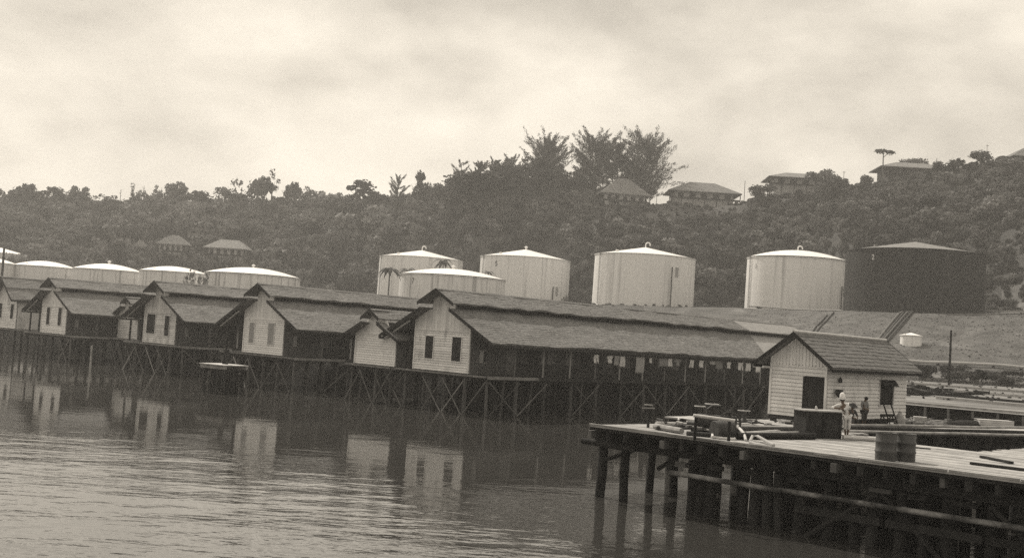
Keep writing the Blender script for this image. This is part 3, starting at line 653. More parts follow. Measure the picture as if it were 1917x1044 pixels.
# ---- bungalows
def bungalow(x0, x1, yeave, yridge, ywall, d, lb, ridge=.35, rot=0.0, wallm='bung_wall', windows=5):
    a = pd(x0, yeave, d); c = pd(x1, yeave, d); w = (c - a).length; ctr = (a + c) / 2; ze = ctr.z; zr = pd((x0 + x1) / 2, yridge, d).z; zw = pd((x0 + x1) / 2, ywall, d).z
    dep = w * .62; rz = math.atan2(c.y - a.y, c.x - a.x) + rot
    t = thing('bungalow', lb, 'bungalow', (ctr.x, ctr.y, zw - 1.2), rz, 'bungalows on the hill'); b = MB(); hw = w / 2; hd = dep / 2; e = ze - t.location.z; r_ = zr - t.location.z; rl = hw * ridge
    b.add([(-hw, -hd, e), (hw, -hd, e), (hw, hd, e), (-hw, hd, e), (-rl, 0, r_), (rl, 0, r_), (-hw, -hd, e - .25), (hw, -hd, e - .25), (hw, hd, e - .25), (-hw, hd, e - .25)],
          [(0, 1, 5, 4), (1, 2, 5), (2, 3, 4, 5), (3, 0, 4), (1, 0, 6, 7), (2, 1, 7, 8), (3, 2, 8, 9), (0, 3, 9, 6), (6, 9, 8, 7)]); b.build('roof', M['bung_roof'], t)
    ww = hw * .80; wd = hd * .72; wb = MB(); wb.box(-ww, ww, -wd, wd, -2.5, e - .2); wb.build('wall', M[wallm], t)
    h = e + .0; z0, z1 = h - 2.0, h - .55
    for k in range(windows):
        x = -ww + (k + .5) * 2 * ww / windows; fw = ww / windows * .62
        o = MB(); o.box(x - fw, x + fw, -wd - .08, -wd - .02, z0 - .1, z1 + .1); f = o.build('window', M['pale_trim'], t)
        s = MB(); s.box(x - fw * .85, x + fw * .85, -wd - .12, -wd - .085, z0, z1); s.build('pane', M['dark_paint'], f)
    for k in range(7):
        x = -hw * .96 + k * 2 * hw * .96 / 6; p = MB(); p.box(x - .12, x + .12, -hd * .93 - .12, -hd * .93 + .12, -2.5, e - .2); p.build('post', M['dark_wood'], t)
    rb = MB(); rb.box(-hw * .96, hw * .96, -hd * .93 - .05, -hd * .93 + .05, e - 2.6, e - 2.0); rb.build('verandah_rail', M['dark_wood'], t)
    return t
bungalow(1246, 1381, 364, 342, 372, 362, 'bungalow with pale wall and wide hip roof alone on the skyline')
bungalow(1118, 1213, 366, 334, 376, 356, 'bungalow hidden behind the tall needle trees, roof end showing', .2, .15)
bungalow(1432, 1572, 339, 325, 356, 362, 'long grey bungalow between a hedge and a dome shaped tree', .45, -.05)
bungalow(1638, 1772, 320, 305, 334, 352, 'dark bungalow higher up the ridge with dome shaped tree behind', .4, -.05, 'side_wall')
bungalow(1878, 2010, 301, 276, 318, 345, 'bungalow cut off by the right edge of the picture on the highest ground', .35)
bungalow(296, 358, 458, 440, 463, 370, 'small hip roofed house half hidden in trees on the left slope', .2, .1)
bungalow(388, 470, 466, 449, 472, 369, 'pale roofed house in the trees above the domed tank with door', .45, -.1)
bungalow(252, 274, 461, 449, 466, 372, 'tiny pale hut beside the small hip roofed house on the left slope', .3, .2, windows=2)

# ---- poles
def pole(px, ytop, ybase, lb, d=None, z=None, r=.13, arm=False):
    p = pz(px, ybase, z) if z is not None else pd(px, ybase, d)
    h = (ybase - ytop) * p.y / FPX; t = thing('utility_pole', lb, 'pole', p, 0, 'poles'); stick(t, 'post', M['dark_wood'], (0, 0, -1.5), (0, 0, h), r, r * .75)
    if arm: board(t, 'crossarm', M['dark_wood'], .9, .1, .1, (0, -.12, h - .4))
    return t
pole(1776, 618, 722, 'dark timber pole standing in the yard behind the shed', z=4.2, r=.17)
pole(3, 463, 520, 'dark pole before the white tank at the left edge', d=240, r=.3)
pole(1393, 338, 372, 'thin pole on the skyline right of the pale walled bungalow', d=350, r=.1)
pole(1229, 345, 376, 'thin pole on the skyline between needle trees and the pale walled bungalow', d=350, r=.08)
pole(1579, 320, 344, 'thin pole on the skyline right of the long grey bungalow', d=344, r=.09, arm=True)
pole(1753, 296, 318, 'thin pole on the skyline right of the upper bungalow', d=336, r=.12)
pole(1847, 270, 300, 'thin mast on the skyline above the broad leafy tree', d=333, r=.07, arm=True)

# ---- pipes down the bank, pipeline and fence along its foot
def pipe_thing(pts, r, lb, m='pipe_pale', name='pipe', cat='pipe', group=None, n=8):
    p0 = Vector(pts[0]); b = MB(); b.tube([Vector(p) - p0 for p in pts], r, n); o = b.build(name, M[m], None, True); o.location = p0
    return tag(o, lb, cat, group)
def on_ground(px, d, lift): 
    p = pd(px, 600, d); return Vector((p.x, d, gz(p.x, d) + lift))
for i, (xa, xb) in enumerate(((1688, 1640), (1697, 1648), (1704, 1652), (1714, 1662))):
    pts = [on_ground(xa + (xb - xa) * k / 8, 222 - 24 * k / 8, .30) for k in range(9)]
    pipe_thing(pts, .17, ORD[i] + ' from the left of four pipes running down the bank below the black tank', 'iron' if i % 2 else 'post_grey', group='pipes down the bank')
for i, (xa, da, xb, db) in enumerate(((1548, 235, 1505, 205), (1560, 236, 1520, 210))):
    pipe_thing([on_ground(xa + (xb - xa) * k / 8, da + (db - da) * k / 8, .22) for k in range(9)], .14, ['dark rail down the bank behind the shed roof, left one', 'dark rail down the bank behind the shed roof, right one'][i], 'iron', group='rails on the bank')
pts = [on_ground(1655 + k * 26, 186 - k * .5, .45) for k in range(14)]
pl = thing('pipeline', 'long pale pipeline along the foot of the grassy bank', 'pipeline', pts[0])
b = MB(); b.tube([p - pts[0] for p in pts], .26, 10); b.build('main_pipe', M['pipe_pale'], pl, True)
for p in pts[::2]:
    q = p - pts[0]; board(pl, 'support', M['dark_wood'], .3, .5, .7, (q.x, q.y, q.z - .55))
pts = [on_ground(1400 + k * 40, 263 - max(0, k - 2) * 3.4 if k < 14 else 216, .5) for k in range(14)]
pipe_thing(pts, .16, 'pale pipe along the terrace edge in front of the black tank', name='terrace_pipe')

# ---- yard: shrubs, rails, bulkhead
SHRUB = [(1735, 682, 1712, 60, 'small dark shrub at the eave corner of the shed'), (1800, 680, 1716, 90, 'broad dark shrub just right of the timber pole'), (1880, 684, 1722, 104, 'largest dark shrub near the right edge of the yard'), (1838, 690, 1716, 50, 'low shrub between the two broad ones in the yard')]
for px, yt, yb, w, lb in SHRUB:
    d = 160; p = on_ground(px, d, 0); t = thing('shrub', lb, 'shrub', p, rnd(0, 6), 'shrubs in the yard'); h = (720 - yt) * ppm(d) * 1.1; wm = w * ppm(d)
    o = link('foliage', crown_round(15, 1, .9, .07, 500 + px, 110).mesh('foliage', M['leaf']), t); o.scale = (wm, wm * .8, h); o.location = (0, 0, h * .45)
    b = MB()
    for k in range(5):
        a = k * 1.26; b.tube([(0, 0, -.3), (math.cos(a) * wm * .12, math.sin(a) * wm * .12, h * .3), (math.cos(a) * wm * .3, math.sin(a) * wm * .3, h * .6)], [.08, .05, .02], 5, False)
    b.build('stem', M['bark'], t, True)
def tussocks():
    random.seed(31); b = MB()
    for _ in range(1500):
        px = rnd(1690, 1990); d = rnd(158, 176); p = on_ground(px, d, 0); s = rnd(.2, .55)
        for k in range(3):
            a = rnd(0, 6.28); leaf_quad(b, p + Vector((rnd(-.3, .3), rnd(-.3, .3), s * .5)), Vector((math.cos(a), math.sin(a), .3)), s * .6, 2.0, Vector((rnd(-.4, .4), rnd(-.4, .4), 1)))
    stuff(b.build('tall_grass', M['leaf_pale'], None))
tussocks()
def yard_line(px0, px1, d0, d1, w, h, lift, m, lb, name, cat, grp=None):
    n = 10; pts = [on_ground(px0 + (px1 - px0) * k / n, d0 + (d1 - d0) * k / n, lift) for k in range(n + 1)]
    b = MB()
    for k in range(n): b.beam(pts[k] - pts[0], pts[k + 1] - pts[0], w, h)
    o = b.build(name, M[m]); o.location = pts[0]; return tag(o, lb, cat, grp)
yard_line(1690, 2000, 134, 124, .35, .25, .12, 'pipe_pale', 'furthest of the pale pipes lying across the yard below the shrubs', 'yard_pipe', 'pipe', 'pipes across the yard')
yard_line(1700, 2000, 112, 101, .3, .25, .12, 'pipe_pale', 'middle of the pale pipes lying across the yard', 'yard_pipe', 'pipe', 'pipes across the yard')
yard_line(1690, 2000, 98, 88, .3, .2, .1, 'iron', 'dark pipe across the yard behind the timber wall', 'yard_pipe', 'pipe', 'pipes across the yard')
yard_line(1760, 2000, 87, 80, .28, .22, .1, 'pipe_pale', 'nearest of the pale pipes across the yard behind the timber wall', 'yard_pipe', 'pipe', 'pipes across the yard')
random.seed(5)
for i, (px, d, w, lb) in enumerate(((1712, 104, 4.0, 'dark heap of scrap iron at left end of the yard'), (1745, 92, 5.5, 'long dark heap of scrap behind the shed corner'), (1800, 97, 4.0, 'dark low heap of scrap in the middle of the yard'))):
    p = on_ground(px, d, 0); t = thing('scrap_heap', lb, 'scrap', p, -.3, 'scrap heaps')
    for k in range(16):
        a = rnd(0, PI); l = rnd(.6, 1.6)
        b = MB(); c = Vector((rnd(-w / 2, w / 2), rnd(-.8, .8), rnd(.1, .5))); b.beam(c - Vector((math.cos(a), math.sin(a), rnd(-.2, .2))) * l / 2, c + Vector((math.cos(a), math.sin(a), rnd(-.2, .2))) * l / 2, rnd(.1, .4), rnd(.08, .3)); b.build('iron_piece', M['iron'], t)
# timber bulkhead holding the yard
BH0 = Vector((20.0, 79.0, 0)); BH1 = Vector((36.8, 64.0, 0)); bd = (BH1 - BH0); bl = bd.length; brz = math.atan2(bd.y, bd.x)
bk = thing('bulkhead_wall', 'dark timber retaining wall holding the yard, pale cap on top', 'retaining wall', BH0, brz)
for k in range(int(bl / 1.5)):
    board(bk, 'post', M['post_grey'], .14, .16, 1.7, (k * 1.5 + .4, -.16, 3.08 + rnd(-.05, .05)), (rnd(-.03, .03), rnd(-.03, .03), 0))
for k in range(5):
    for q in range(6):
        board(bk, 'wall_plank', M['dark_wood'], bl / 6 - .01, .06, .33, (bl / 6 * (q + .5), rnd(-.01, .01), 2.40 + k * .345))
for q in range(6): board(bk, 'cap_beam', M['grey_wood'], bl / 6 - .02, .42, .14, (bl / 6 * (q + .5), -.04, 4.08))
# quay ground between the jetty and the wall
def quay():
    b = MB(); pts = []; nx, ny = 44, 22
    P = [pz(1440, 772, 3.1), pz(2150, 818, 3.1), BH1 + Vector((0, 0, 3.1)) + Vector((2, -4, 0)), BH0 + Vector((-4, 6, 3.1))]
    A0 = Vector((14.0, 62.5, 3.12)); A1 = Vector((34.0, 58.8, 3.12)); B0 = BH0 + Vector((-9, 5, 3.0)); B1 = BH1 + Vector((1, -1.6, 3.0))
    A0 = Vector((16.4, 57.7, 3.12)); A1 = Vector((32.0, 65.8, 3.12)); B0 = Vector((19.2, 79.6, 3.0)); B1 = Vector((32.7, 67.3, 3.0))
    for j in range(ny + 1):
        for i in range(nx + 1):
            u, v = i / nx, j / ny; p = (A0 * (1 - u) + A1 * u) * (1 - v) + (B0 * (1 - u) + B1 * u) * v
            p.z = 3.0 + .10 * mnoise.noise(p * .7) + .06 * mnoise.noise(p * 2.1); 
            b.v.append(tuple(p))
    for j in range(ny):
        for i in range(nx): b.f.append((j * (nx + 1) + i, j * (nx + 1) + i + 1, (j + 1) * (nx + 1) + i + 1, (j + 1) * (nx + 1) + i))
    # face down to the water
    base = len(b.v)
    for i in range(nx + 1): q = b.v[i]; b.v.append((q[0], q[1], -1.5))
    for i in range(nx): b.f.append((i + 1, i, base + i, base + i + 1))
    structure(b.build('quay_ground', M['rubble'], None))
quay()

# ================================================================== HOUSES ON PILES
def house(o, L, name, label, w=6.62, v=3.37, oh=1.08, ze=6.09, za=10.17, b_=2.13, zb=9.04, bp=1.7, zc=8.62, zf=3.50, wins=(), leftv=True, patch=None, side=True, ext=None, seed=1, step=3.4, group='timber houses on piles', boards=True, deckfront=.75, sid='siding', wallm='side_wall'):
    random.seed(seed); SID = M[sid]
    t = thing(name, label, 'house', (o[0], o[1], 0), -AL, group)
    xm = -w / 2; half = w / 2 + v; sl_ = (zc - ze) / (half - bp); su = (za - zb) / b_
    def zl(a): return ze + (half - a) * sl_
    def zu(a): return za - a * su
    def prof(a): return min(zl(a) - .14, zu(a) - .14) if a > 1.42 else zu(a) - .14
    # gable wall: backing, lap boards, upright boards in the gable
    zs = min(6.75, zl(w / 2) - .2)
    bk_ = MB(); aa = [w / 2, bp, 1.42, 0]; right = [(xm + w / 2, zf), (xm + w / 2, zl(w / 2) - .15), (xm + 1.43, zl(1.43) - .15), (xm + 1.43, zu(1.43) - .15), (xm, za - .15)]
    poly = right + [(2 * xm - x, z) for x, z in reversed(right[:-1])]
    bk_.prism(poly[::-1], .04, .14); bk_.build('gable_wall', M['side_wall'], t)  # dark backing colour shows through the lap gaps as shadow lines
    n = int(round((zs - zf) / .2)); hp = (zs - zf) / n
    for k in range(n):
        z = zf + k * hp; key = ('lap', sid, round(w, 2), round(hp, 3))
        if key not in _shared:
            m_ = MB(); m_.hexa([(-w - .02, -.045, .014), (.02, -.045, .014), (.02, .035, .014), (-w - .02, .035, .014)], [(-w - .02, .0, hp), (.02, .0, hp), (.02, .035, hp), (-w - .02, .035, hp)]); _shared[key] = m_.mesh('siding_board', SID)
        q = link('siding_board', _shared[key], t); q.location = (0, rnd(-.006, .006), z); q.rotation_euler = (0, rnd(-.001, .001), 0)
    ns = int(w / .32); sw = w / ns
    for k in range(ns):
        x0 = -w + k * sw; x1 = x0 + sw - .012; a0, a1 = abs(x0 - xm), abs(x1 - xm)
        m_ = MB(); yy = -.012 + rnd(-.006, .006); z0 = zs + .03
        za0, za1 = prof(a0), prof(a1)
        if abs(za0 - za1) > .6: za0 = za1 = min(za0, za1)
        m_.hexa([(x0, yy, z0), (x1, yy, z0), (x1, .036, z0), (x0, .036, z0)], [(x0, yy, za0), (x1, yy, za1), (x1, .036, za1), (x0, .036, za0)]); m_.build('gable_board', SID, t)
    board(t, 'string_board', SID, w + .06, .06, .1, (xm, -.04, zs + .02))
    for x in (-.05, -w + .05): board(t, 'corner_board', SID, .13, .05, zl(w / 2) - zf - .2, (x, -.055, (zf + zl(w / 2) - .2) / 2))
    for (x, z0, ww, hh, mm) in wins:
        fr = MB(); f_ = .07
        for (xa, xb, zA, zB) in ((x - ww / 2 - f_, x + ww / 2 + f_, z0 - f_, z0), (x - ww / 2 - f_, x + ww / 2 + f_, z0 + hh, z0 + hh + f_), (x - ww / 2 - f_, x - ww / 2, z0, z0 + hh), (x + ww / 2, x + ww / 2 + f_, z0, z0 + hh)): fr.box(xa, xb, -.085, -.032, zA, zB)
        fo = fr.build('window', SID, t)
        for sg in (-1, 1):
            s = MB(); s.box(x + sg * ww / 4 - ww / 4 + .01, x + sg * ww / 4 + ww / 4 - .01, -.065, -.036, z0, z0 + hh)
            for q in range(9): zz_ = z0 + (q + .5) * hh / 9; s.box(x + sg * ww / 4 - ww / 4 + .06, x + sg * ww / 4 + ww / 4 - .06, -.078, -.064, zz_ - .05, zz_ + .03)
            s.build('shutter', M[mm], fo)
    # long walls
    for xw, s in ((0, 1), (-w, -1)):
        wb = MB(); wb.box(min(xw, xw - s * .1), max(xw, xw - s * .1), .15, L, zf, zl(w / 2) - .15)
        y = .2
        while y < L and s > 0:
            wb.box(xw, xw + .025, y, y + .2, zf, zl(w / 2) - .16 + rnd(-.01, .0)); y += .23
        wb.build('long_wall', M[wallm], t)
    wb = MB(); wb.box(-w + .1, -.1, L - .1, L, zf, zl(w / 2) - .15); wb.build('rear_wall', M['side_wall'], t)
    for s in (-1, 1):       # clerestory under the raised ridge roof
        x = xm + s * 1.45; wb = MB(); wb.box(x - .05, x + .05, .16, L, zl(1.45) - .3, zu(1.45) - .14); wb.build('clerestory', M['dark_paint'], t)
    # doors along the verandah
    y = 4.2; k = 0
    while side and y < L - 3:
        pale = k % 3 != 1; db = MB(); dw = rnd(.9, 1.3); db.box(.03, .075, y, y + dw, zf + .02, zf + 2.05); db.build('door', M['door_pale'] if pale else M['dark_paint'], t); y += rnd(2.0, 3.2); k += 1
    if side:
        wn = MB(); wn.box(.03, .07, 1.1, 1.9, zf + .9, zf + 1.9); fo = wn.build('side_window', M['pale_trim'], t); pn = MB(); pn.box(.072, .09, 1.5, 1.85, zf + .95, zf + 1.85); pn.build('pane', M['dark_paint'], fo)
    # roofs
    th = .11; ny = int(L / 1.6); JT = .16
    cut = patch or (L, L, L, L)  # patch: far end slopes take a paler tone past these cuts
    for s in (1, -1):
        xe = xm + s * half; xt = xm + s * bp
        def cor(ya0, ya1, yb0, yb1): return ((xe, ya0, ze), (xe, yb0, ze), (xt, yb1, zc), (xt, ya1, zc))
        if s > 0 and patch:
            rb = MB(); q_ = cor(-oh, -oh, cut[3], cut[2]); rb.slab(*q_, th, ny, 6, JT); rb.courses(*q_, jit=JT); rb.build('lower_roof', M['roof'], t)
            rb = MB(); rb.slab((xe, cut[3] + .02, ze), (xe, L + .6, ze), (xt, L + .6, zc), (xt, cut[2] + .02, zc), th, 8, 4, .04); rb.build('lower_roof', M['roof_pale'], t, label='paler roofing on lower slope at the far end')
        else:
            rb = MB(); q_ = cor(-oh, -oh, L + .6, L + .6); rb.slab(*q_, th, ny, 6, JT)
            if s > 0: rb.courses(*q_, jit=JT)
            rb.build('lower_roof', M['roof'], t)
        xe2 = xm + s * b_
        if s > 0 and patch:
            rb = MB(); q_ = ((xe2, -oh, zb), (xe2, cut[1], zb), (xm, cut[0], za), (xm, -oh, za)); rb.slab(*q_, th, ny, 3, JT); rb.courses(*q_, jit=JT); rb.build('ridge_roof', M['roof'], t)
            rb = MB(); rb.slab((xe2, cut[1] + .02, zb), (xe2, L + .6, zb), (xm, L + .6, za), (xm, cut[0] + .02, za), th, 8, 3, .04); rb.build('ridge_roof', M['roof_pale'], t, label='paler roofing on upper slope at the far end')
        else:
            rb = MB(); q_ = ((xe2, -oh, zb), (xe2, L + .6, zb), (xm, L + .6, za), (xm, -oh, za)); rb.slab(*q_, th, ny, 3, JT)
            if s > 0: rb.courses(*q_, jit=JT)
            rb.build('ridge_roof', M['roof'], t)
        # barge boards and eave boards
        def barge(xa, zA, xb, zB, name_='barge_board', dz=.13):
            m_ = MB(); m_.hexa([(xa, -oh - .06, zA - .24), (xb, -oh - .06, zB - .24), (xb, -oh - .005, zB - .24), (xa, -oh - .005, zA - .24)], [(xa, -oh - .06, zA + .04), (xb, -oh - .06, zB + .04), (xb, -oh - .005, zB + .04), (xa, -oh - .005, zA + .04)]); m_.build(name_, M['dark_paint'], t)
        barge(xe, ze, xt, zc); barge(xe2, zb, xm, za)
        eb = MB(); eb.box(xe - .03 if s > 0 else xe - .03, xe + .03, -oh, L + .5, ze - .30, ze - .12); eb.build('eave_board', M['dark_wood'], t)
        rf = MB()       # rafters seen under the verge
        for y in (-.75, .6, 2.2):
            rf.beam((xe - s * .1, y, ze - .2), (xm + s * (w / 2), y, zl(w / 2) - .2), .09, .14)
        rf.build('rafter', M['dark_wood'], t)
    rd = MB(); rd.slab((xm - .2, -oh, za - .06), (xm - .2, L + .6, za - .06), (xm, L + .6, za + .05), (xm, -oh, za + .05), .05, 12, 1, .0); rd.slab((xm, -oh, za + .05), (xm, L + .6, za + .05), (xm + .2, L + .6, za - .06), (xm + .2, -oh, za - .06), .05, 12, 1, 0); rd.build('ridge_cap', M['roof'], t)
    if ext:                 # lean-to carrying the slope further down
        y0, y1, dx = ext; xe = xm + half; rb = MB(); rb.slab((xe + dx, y0, ze - dx * sl_ + .1), (xe + dx, y1, ze - dx * sl_ + .1), (xe - .9, y1, ze + .9 * sl_ + .1), (xe - .9, y0, ze + .9 * sl_ + .1), th, 8, 2, .04); rb.build('lean_to_roof', M['roof_pale'], t)
    # deck, piles, braces
    xl, xr = -w - v + .65, v - .6
    if not leftv: xl = -w - .25
    db = MB(); db.box(xl, xr, -deckfront, L, zf - .12, zf - .004); db.build('deck', M['dark_wood'], t)
    board(t, 'edge_beam', M['edge_grey'], xr - xl, .12, .15, ((xl + xr) / 2, -deckfront - .065, zf - .10))
    q = 6.0; y = -deckfront
    while y < L - 1:
        board(t, 'side_beam', M['dark_wood'] if y > 3 else M['edge_grey'], .1, min(q, L - y) - .04, .24, (xr + .06, y + min(q, L - y) / 2, zf - .14)); y += q
    nxp = max(3, int((xr - xl) / 2.1)); ys = [-deckfront + .2 + step * k for k in range(int(L / step) + 1)]
    for j, y in enumerate(ys):
        for i in range(nxp + 1):
            if j > 3 and not (i >= nxp - 1 or i == 0 or i == nxp // 2): continue
            x = xl + .15 + (xr - xl - .3) * i / nxp; fr_ = j == 0 or i == nxp; key = ('pile', (i + j * 3) % 5, fr_)
            if key not in _shared:
                m_ = MB(); rr = .12 + .012 * key[1]; lx, ly = rnd(-.12, .12), rnd(-.12, .12); m_.tube([(lx, ly, -1.5), (lx * .4, ly * .2, 1.2), (0, 0, 3.36)], [rr * 1.15, rr, rr * .9], 8); _shared[key] = m_.mesh('pile', M['pile_grey'] if fr_ else M['dark_wood'], True)
            p = link('pile', _shared[key], t); p.location = (x, y, 0); p.rotation_euler = (0, 0, 0); p.scale = (1, 1, (zf - .13) / 3.36)
        cb = MB(); cb.beam((xl, y, zf - .26), (xr, y, zf - .26), .2, .24); cb.build('cap_beam', M['dark_wood'], t)
    for i in range(nxp):    # front X braces
        xa = xl + .15 + (xr - xl - .3) * i / nxp; xb = xl + .15 + (xr - xl - .3) * (i + 1) / nxp; y = ys[0] - .17
        if random.random() < .75: stick(t, 'brace', M['grey_wood'] if random.random() < .14 else M['post_grey'], (xa, y, .3), (xb, y, zf - .5), .055)
        if random.random() < .6: stick(t, 'brace', M['grey_wood'] if random.random() < .1 else M['post_grey'], (xb, y - .12, .3), (xa, y - .12, zf - .5), .055)
    for j in range(len(ys) - 1):
        if side and random.random() < .8:
            stick(t, 'brace', M['post_grey'], (xr + .14, ys[j], .4 if j % 2 else zf - .5), (xr + .14, ys[j + 1], zf - .5 if j % 2 else .4), .055)
            if random.random() < .6: stick(t, 'brace', M['pile_grey'], (xr + .24, ys[j], zf - .5 if j % 2 else .4), (xr + .24, ys[j + 1], .4 if j % 2 else zf - .5), .055)
            ym = (ys[j] + ys[j + 1]) / 2 + rnd(-.4, .4); stick(t, 'pile', M['pile_grey'], (xr - rnd(.1, .5), ym + rnd(-.2, .2), -1.5), (xr - .1, ym, zf - .25), .09)
    # verandah posts, rail
    if side:
        y = 2.6; k = 0
        while y < L:
            board(t, 'verandah_post', M['door_pale'] if k % 3 else M['post_grey'], .17, .17, ze - zf - .12, (v - .85, y, (ze - .12 + zf) / 2)); y += 3.4; k += 1
        board(t, 'top_rail', M['dark_wood'], .1, L - 2.2, .08, (v - .85, 2.4 + (L - 2.2) / 2, zf + 1.02))
        rb = MB(); y = 2.5
        while y < L - .2: rb.box(v - .87, v - .83, y, y + .12, zf + .02, zf + .98); y += .15
        rb.build('railing', M['dark_wood'], t)
    if leftv:
        board(t, 'verandah_post', M['dark_wood'], .16, .16, ze - zf - .1, (-w - v + .95, -.3, (ze - .1 + zf) / 2))
        board(t, 'verandah_post', M['dark_wood'], .16, .16, ze - zf, (-w - .35, -.1, (ze + zf) / 2 + .1))
        wb = MB(); wb.box(-w - v + 1.0, -w, 2.2, 2.3, zf, ze + .6); wb.build('verandah_screen', M['dark_paint'], t)
        wb = MB(); wb.box(-w - 1.9, -w - .95, 2.13, 2.19, zf + .15, zf + 2.2); wb.build('door', M['shutter_grey'], t)
        rf = MB(); rf.beam((-w - v + .3, -oh + .35, ze - .22), (-w - .02, -oh + .35, zl(w / 2) - .34), .1, .16); rf.build('rafter', M['pale_trim'], t, label='pale verge rafter over the left verandah')
    return t
house((-2.97, 90.5), 56, 'barracks_house', 'longest timber house with two dark windows in its white gable and laundry on its verandah', wins=((-4.74, 4.45, .95, 1.85, 'dark_paint'), (-1.5, 4.40, 1.05, 1.95, 'dark_paint')), patch=(43, 43.6, 44.3, 40.3), seed=1)
house((-21.0, 106.4), 46, 'barracks_house', 'timber house with two grey shuttered windows in its white gable, second from the right', wins=((-5.2, 4.45, .85, 1.95, 'shutter_grey'), (-2.0, 4.45, .95, 2.0, 'shutter_grey')), ext=(17.5, 24, 1.3), seed=2, sid='siding_fresh')
house((-35.2, 120.2), 44, 'barracks_house', 'timber house with one wide and one narrow dark window in its white gable', wins=((-5.1, 4.5, 1.75, 2.1, 'dark_paint'), (-1.75, 4.4, .9, 2.1, 'dark_paint')), seed=3, sid='siding_worn')
house((-52.7, 135.3), 44, 'barracks_house', 'timber house with two tall narrow dark windows, the fourth from the right', wins=((-4.8, 4.5, .85, 2.1, 'dark_paint'), (-1.7, 4.5, .85, 2.15, 'dark_paint')), ext=(19, 25, 1.2), seed=4, sid='siding_fresh')
house((-65.1, 150.0), 40, 'barracks_house', 'timber house cut off by the left edge with one dark window', wins=((-1.25, 4.75, .95, 2.0, 'dark_paint'), (-4.9, 4.75, .95, 2.0, 'dark_paint')), v=.6, ze=7.35, zc=8.8, za=10.3, zb=8.86, bp=1.9, b_=2.0, side=False, wallm='siding_worn', seed=5)
house((-9.39, 95.9), 20, 'cookhouse', 'small windowless white gabled house between the longest house and the grey shuttered one', w=5.4, v=1.0, oh=.9, ze=5.84, za=8.25, b_=1.2, zb=7.5, bp=1.0, zc=7.15, side=False, leftv=False, seed=6, sid='siding_fresh')
house((-43.62, 133.7), 18, 'cookhouse', 'small windowless white gabled house left of the house with the wide dark window', w=4.6, v=1.5, oh=.6, ze=5.95, za=8.42, b_=1.2, zb=7.7, bp=1.0, zc=7.35, side=False, leftv=False, seed=7, sid='siding_worn')

# laundry on the verandah of the longest house
random.seed(9)
HX = Vector((-2.97, 90.5, 0))
def verandah_pt(px, py, X):
    r = ray(px, py); o = Vector((0, 0, EYE)); n = GX; k = (HX + GX * X - o).dot(n) / r.dot(n); return o + r * k
XL = 3.05
ln = MB(); p0 = HX + GX * XL + AX * 15 + Vector((0, 0, 5.62)); p1 = HX + GX * XL + AX * 38.8 + Vector((0, 0, 5.62))
lp = [p0.lerp(p1, k / 24) - Vector((0, 0, .07 * math.sin(PI * ((k / 24 * 6) % 1)))) - p0 for k in range(25)]; ln.tube(lp, .012, 5); lo = ln.build('clothes_line', M['rope'], None); lo.location = p0; tag(lo, 'rope line strung along the verandah of the longest house', 'clothes line')
CL = [(1117, 669, 10, 14, 'cloth_white', 'shorts', 'pale shorts, leftmost of the washing on the long verandah'), (1142, 673, 11, 13, 'cloth_white', 'shirt', 'pale crumpled shirt second from the left on the verandah line'), (1154, 675, 9, 16, 'cloth_mid', 'cloth', 'greyish cloth beside the long pale trousers on the line'), (1165, 676, 9, 18, 'cloth_white', 'trousers', 'pale long trousers fourth from the left on the line'),
      (1198, 678, 15, 27, 'cloth_mid', 'sarong', 'large grey sheet hanging alone on the verandah'), (1218, 684, 5, 9, 'cloth_white', 'cloth', 'tiny pale cloth just right of the large grey sheet'), (1241, 681, 15, 14, 'cloth_grey', 'cloth', 'grey square cloth above the other grey cloth'), (1243, 697, 12, 12, 'cloth_mid', 'cloth', 'grey cloth hung low below another grey square'), (1255, 679, 8, 13, 'cloth_white', 'shorts', 'bright pale shorts right of the pair of grey cloths'), (1269, 681, 12, 12, 'cloth_grey', 'shirt', 'dark grey shirt right of the bright pale shorts'),
      (1294, 684, 8, 13, 'cloth_white', 'shorts', 'pale shorts left of the pale towel in the middle of the line'), (1313, 684, 8, 12, 'cloth_white', 'cloth', 'pale towel with straight edges in the middle of the line'), (1308, 704, 5, 8, 'cloth_mid', 'cloth', 'small pale rag hung low under the pale towel'), (1334, 687, 11, 6, 'cloth_mid', 'cloth', 'narrow folded pale cloth above the broad grey one'), (1346, 688, 11, 13, 'cloth_grey', 'cloth', 'broad dark grey cloth right of the narrow folded one'), (1335, 701, 13, 9, 'cloth_mid', 'cloth', 'grey cloth hung low below the narrow folded one'),
      (1364, 689, 8, 11, 'cloth_white', 'shirt', 'small pale shirt left of the wide pale shorts'), (1360, 703, 11, 10, 'cloth_mid', 'cloth', 'greyish cloth hung low under the small pale shirt'), (1387, 686, 10, 13, 'cloth_white', 'shorts', 'wide pale shorts with legs apart near the shed end'), (1400, 688, 8, 14, 'cloth_white', 'cloth', 'pale towel left of the brightest white shirt'), (1388, 702, 7, 11, 'cloth_mid', 'cloth', 'greyish rag hung low under the wide pale shorts'), (1419, 688, 17, 15, 'cloth_white', 'shirt', 'brightest white shirt with spread sleeves nearest the shed')]
